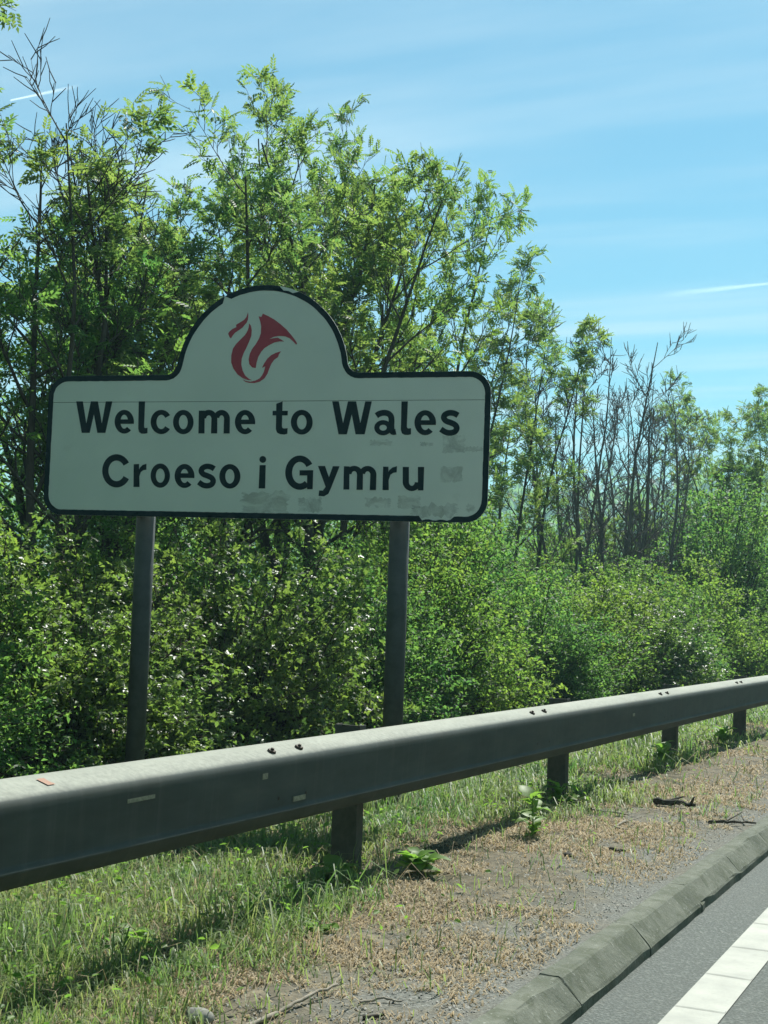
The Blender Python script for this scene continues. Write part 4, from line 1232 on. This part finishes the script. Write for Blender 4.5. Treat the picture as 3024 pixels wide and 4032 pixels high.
def broad_leaf(L, W, bend, seed):
    rng = np.random.default_rng(seed); V, F = [], []
    n = 6
    for i in range(n + 1):
        t = i / n
        w = W * (math.sin(math.pi * min(1, t * 0.92 + 0.06)) ** 0.8) * (0.15 if t < 0.1 else 1)
        x = L * t; z = bend[0] * L * t - bend[1] * L * t * t
        rip = rng.normal(0, 0.04 * W)
        V += [(x, -w / 2, z + 0.12 * w + rip), (x, 0, z), (x, w / 2, z + 0.12 * w - rip)]
    for i in range(n):
        for j in range(2):
            F.append((i * 3 + j, i * 3 + j + 1, i * 3 + j + 4, i * 3 + j + 3))
    me = np_mesh('leaf', np.array(V), np.array(F), [WEED], True)
    return me
LEAVES = [broad_leaf(1.0, 0.62, (0.35, 0.5), 1), broad_leaf(1.0, 0.5, (0.6, 0.7), 2), broad_leaf(1.0, 0.7, (0.2, 0.35), 3)]
def weed(x, y, n, size, label, seed, tall=0.0):
    r = random.Random(seed)
    e = empty('dock_weed', (x, y, float(gz(x, y))), label=label, category='weed', group='broad leaved weeds on the verge')
    if tall > 0:
        P = path(np.random.default_rng(seed), (0, 0, 0), (0, 0, 1), tall, 6, 0.06, 0.1)
        v, f = tubes([(P, 0.005 * (1 - np.linspace(0, 1, 7) * 0.6))], lambda q: 5)
        mesh_obj('stem', np_mesh('stem', v, f, [WEED], True), None, e)
    for i in range(n):
        o = mesh_obj('leaf', LEAVES[i % 3], None, e)
        k_ = size * r.uniform(0.6, 1.15)
        o.scale = (k_, k_, k_)
        hz_ = tall * (i / n) * 0.95
        o.location = (r.uniform(-.015, .015), r.uniform(-.015, .015), 0.004 + hz_)
        o.rotation_euler = (r.uniform(-.3, .3), rad(r.uniform(-45, 5)), i * 2.4 + r.uniform(-.4, .4))
    return e
weed(-2.56, 4.98, 16, 0.13, 'bright green broad leaved weed at the foot of the nearest barrier post', 1, 0.05)
weed(-2.65, 3.74, 11, 0.10, 'low weed growing from the dark hollow at the lower left', 2)
weed(-2.23, 4.27, 9, 0.075, 'small flat weed below the nearest post in the dry grass', 3)
weed(-2.24, 6.52, 20, 0.10, 'leafy upright weed standing alone in front of the second post', 4, 0.22)
weed(-2.50, 7.72, 18, 0.11, 'clump of leafy weeds round the foot of the second post', 5, 0.12)
weed(-2.34, 5.35, 26, 0.12, 'tuft of narrow green weed right of the nearest post', 6, 0.06)
weed(-2.55, 10.3, 18, 0.13, 'leafy weed round the third barrier post', 7, 0.15)
weed(-3.15, 12.1, 30, 0.12, 'tall stalky weed behind the barrier near the third post', 8, 0.42)
weed(-2.55, 12.6, 18, 0.14, 'bright weed clump near the fourth barrier post', 9, 0.12)
weed(-2.75, 2.95, 14, 0.12, 'green weed at the left edge under the barrier', 10, 0.05)

# ------------------------------------------------------------------ contrails
def contrail(name, a, b, dist, r0, r1, op, label):
    m = M(name + '_vapour')
    tc = m.new('TexCoord'); sx = m.new('SeparateXYZ')
    m.l.new(tc.outputs['Generated'], sx.inputs[0])
    lw = m.new('LayerWeight'); lw.inputs['Blend'].default_value = 0.5
    facing = m.math('SUBTRACT', 1.0, lw.outputs['Facing'])
    grad = m.ramp(sx.outputs['X'], [(0.0, 1.0), (0.45, 0.8), (1.0, 0.0)])
    f = m.math('MULTIPLY', m.math('MULTIPLY', grad, m.math('POWER', facing, 1.5)), op)
    d = m.new('BsdfDiffuse'); d.inputs['Color'].default_value = (0.9, 0.9, 0.9, 1)
    t = m.new('BsdfTranslucent'); t.inputs['Color'].default_value = (0.9, 0.9, 0.9, 1)
    ad = m.new('AddShader'); m.l.new(d.outputs[0], ad.inputs[0]); m.l.new(t.outputs[0], ad.inputs[1])
    tp = m.new('BsdfTransparent'); mx = m.new('MixShader')
    m.l.new(f, mx.inputs[0]); m.l.new(tp.outputs[0], mx.inputs[1]); m.l.new(ad.outputs[0], mx.inputs[2])
    mat = m.end(mx.outputs[0])
    A = np.array(a) * dist; B = np.array(b) * dist
    L = np.linalg.norm(B - A); n = 24
    P = np.stack([np.linspace(0, L, n), np.zeros(n), np.zeros(n)], 1)
    v, f_ = tubes([(P, np.linspace(r0, r1, n))], lambda q: 16)
    o = mesh_obj('contrail', np_mesh('contrail', v, f_, [mat], True), None, None, label=label, category='contrail', group='contrails in the sky')
    o.location = (A[0], A[1], A[2] + CAM_H)
    o.rotation_euler = Vector(B - A).to_track_quat('X', 'Z').to_euler()
contrail('near_contrail', (-0.62839, 0.70588, 0.3269), (-0.5890, 0.7325, 0.3420), 5000, 3.5, 9, 0.2, 'short bright white contrail in the blue sky at the upper left')
contrail('far_contrail', (-0.16, 0.9605, 0.2285), (-0.2450, 0.9440, 0.2205), 5000, 4, 16, 0.11, 'faint long contrail low in the sky at the right edge')

# ------------------------------------------------------------------ teal air volume added for windscreen glare and slight distance fade
hm = M('glare_haze_air')
hv = hm.new('VolumePrincipled')
hv.inputs['Color'].default_value = (0.6, 0.95, 1.0, 1)
hv.inputs['Density'].default_value = 0.0014
hm.l.new(hv.outputs[0], hm.out.inputs['Volume'])
hz_o = mesh_obj('glare_haze', box_mesh('glare_haze', 5100, 5100, 76, hm.m, 0), None, None, kind='stuff', label='thin teal air over the road standing in for windscreen glare', category='glare_haze')
hz_o.location = (0, 0, 20)
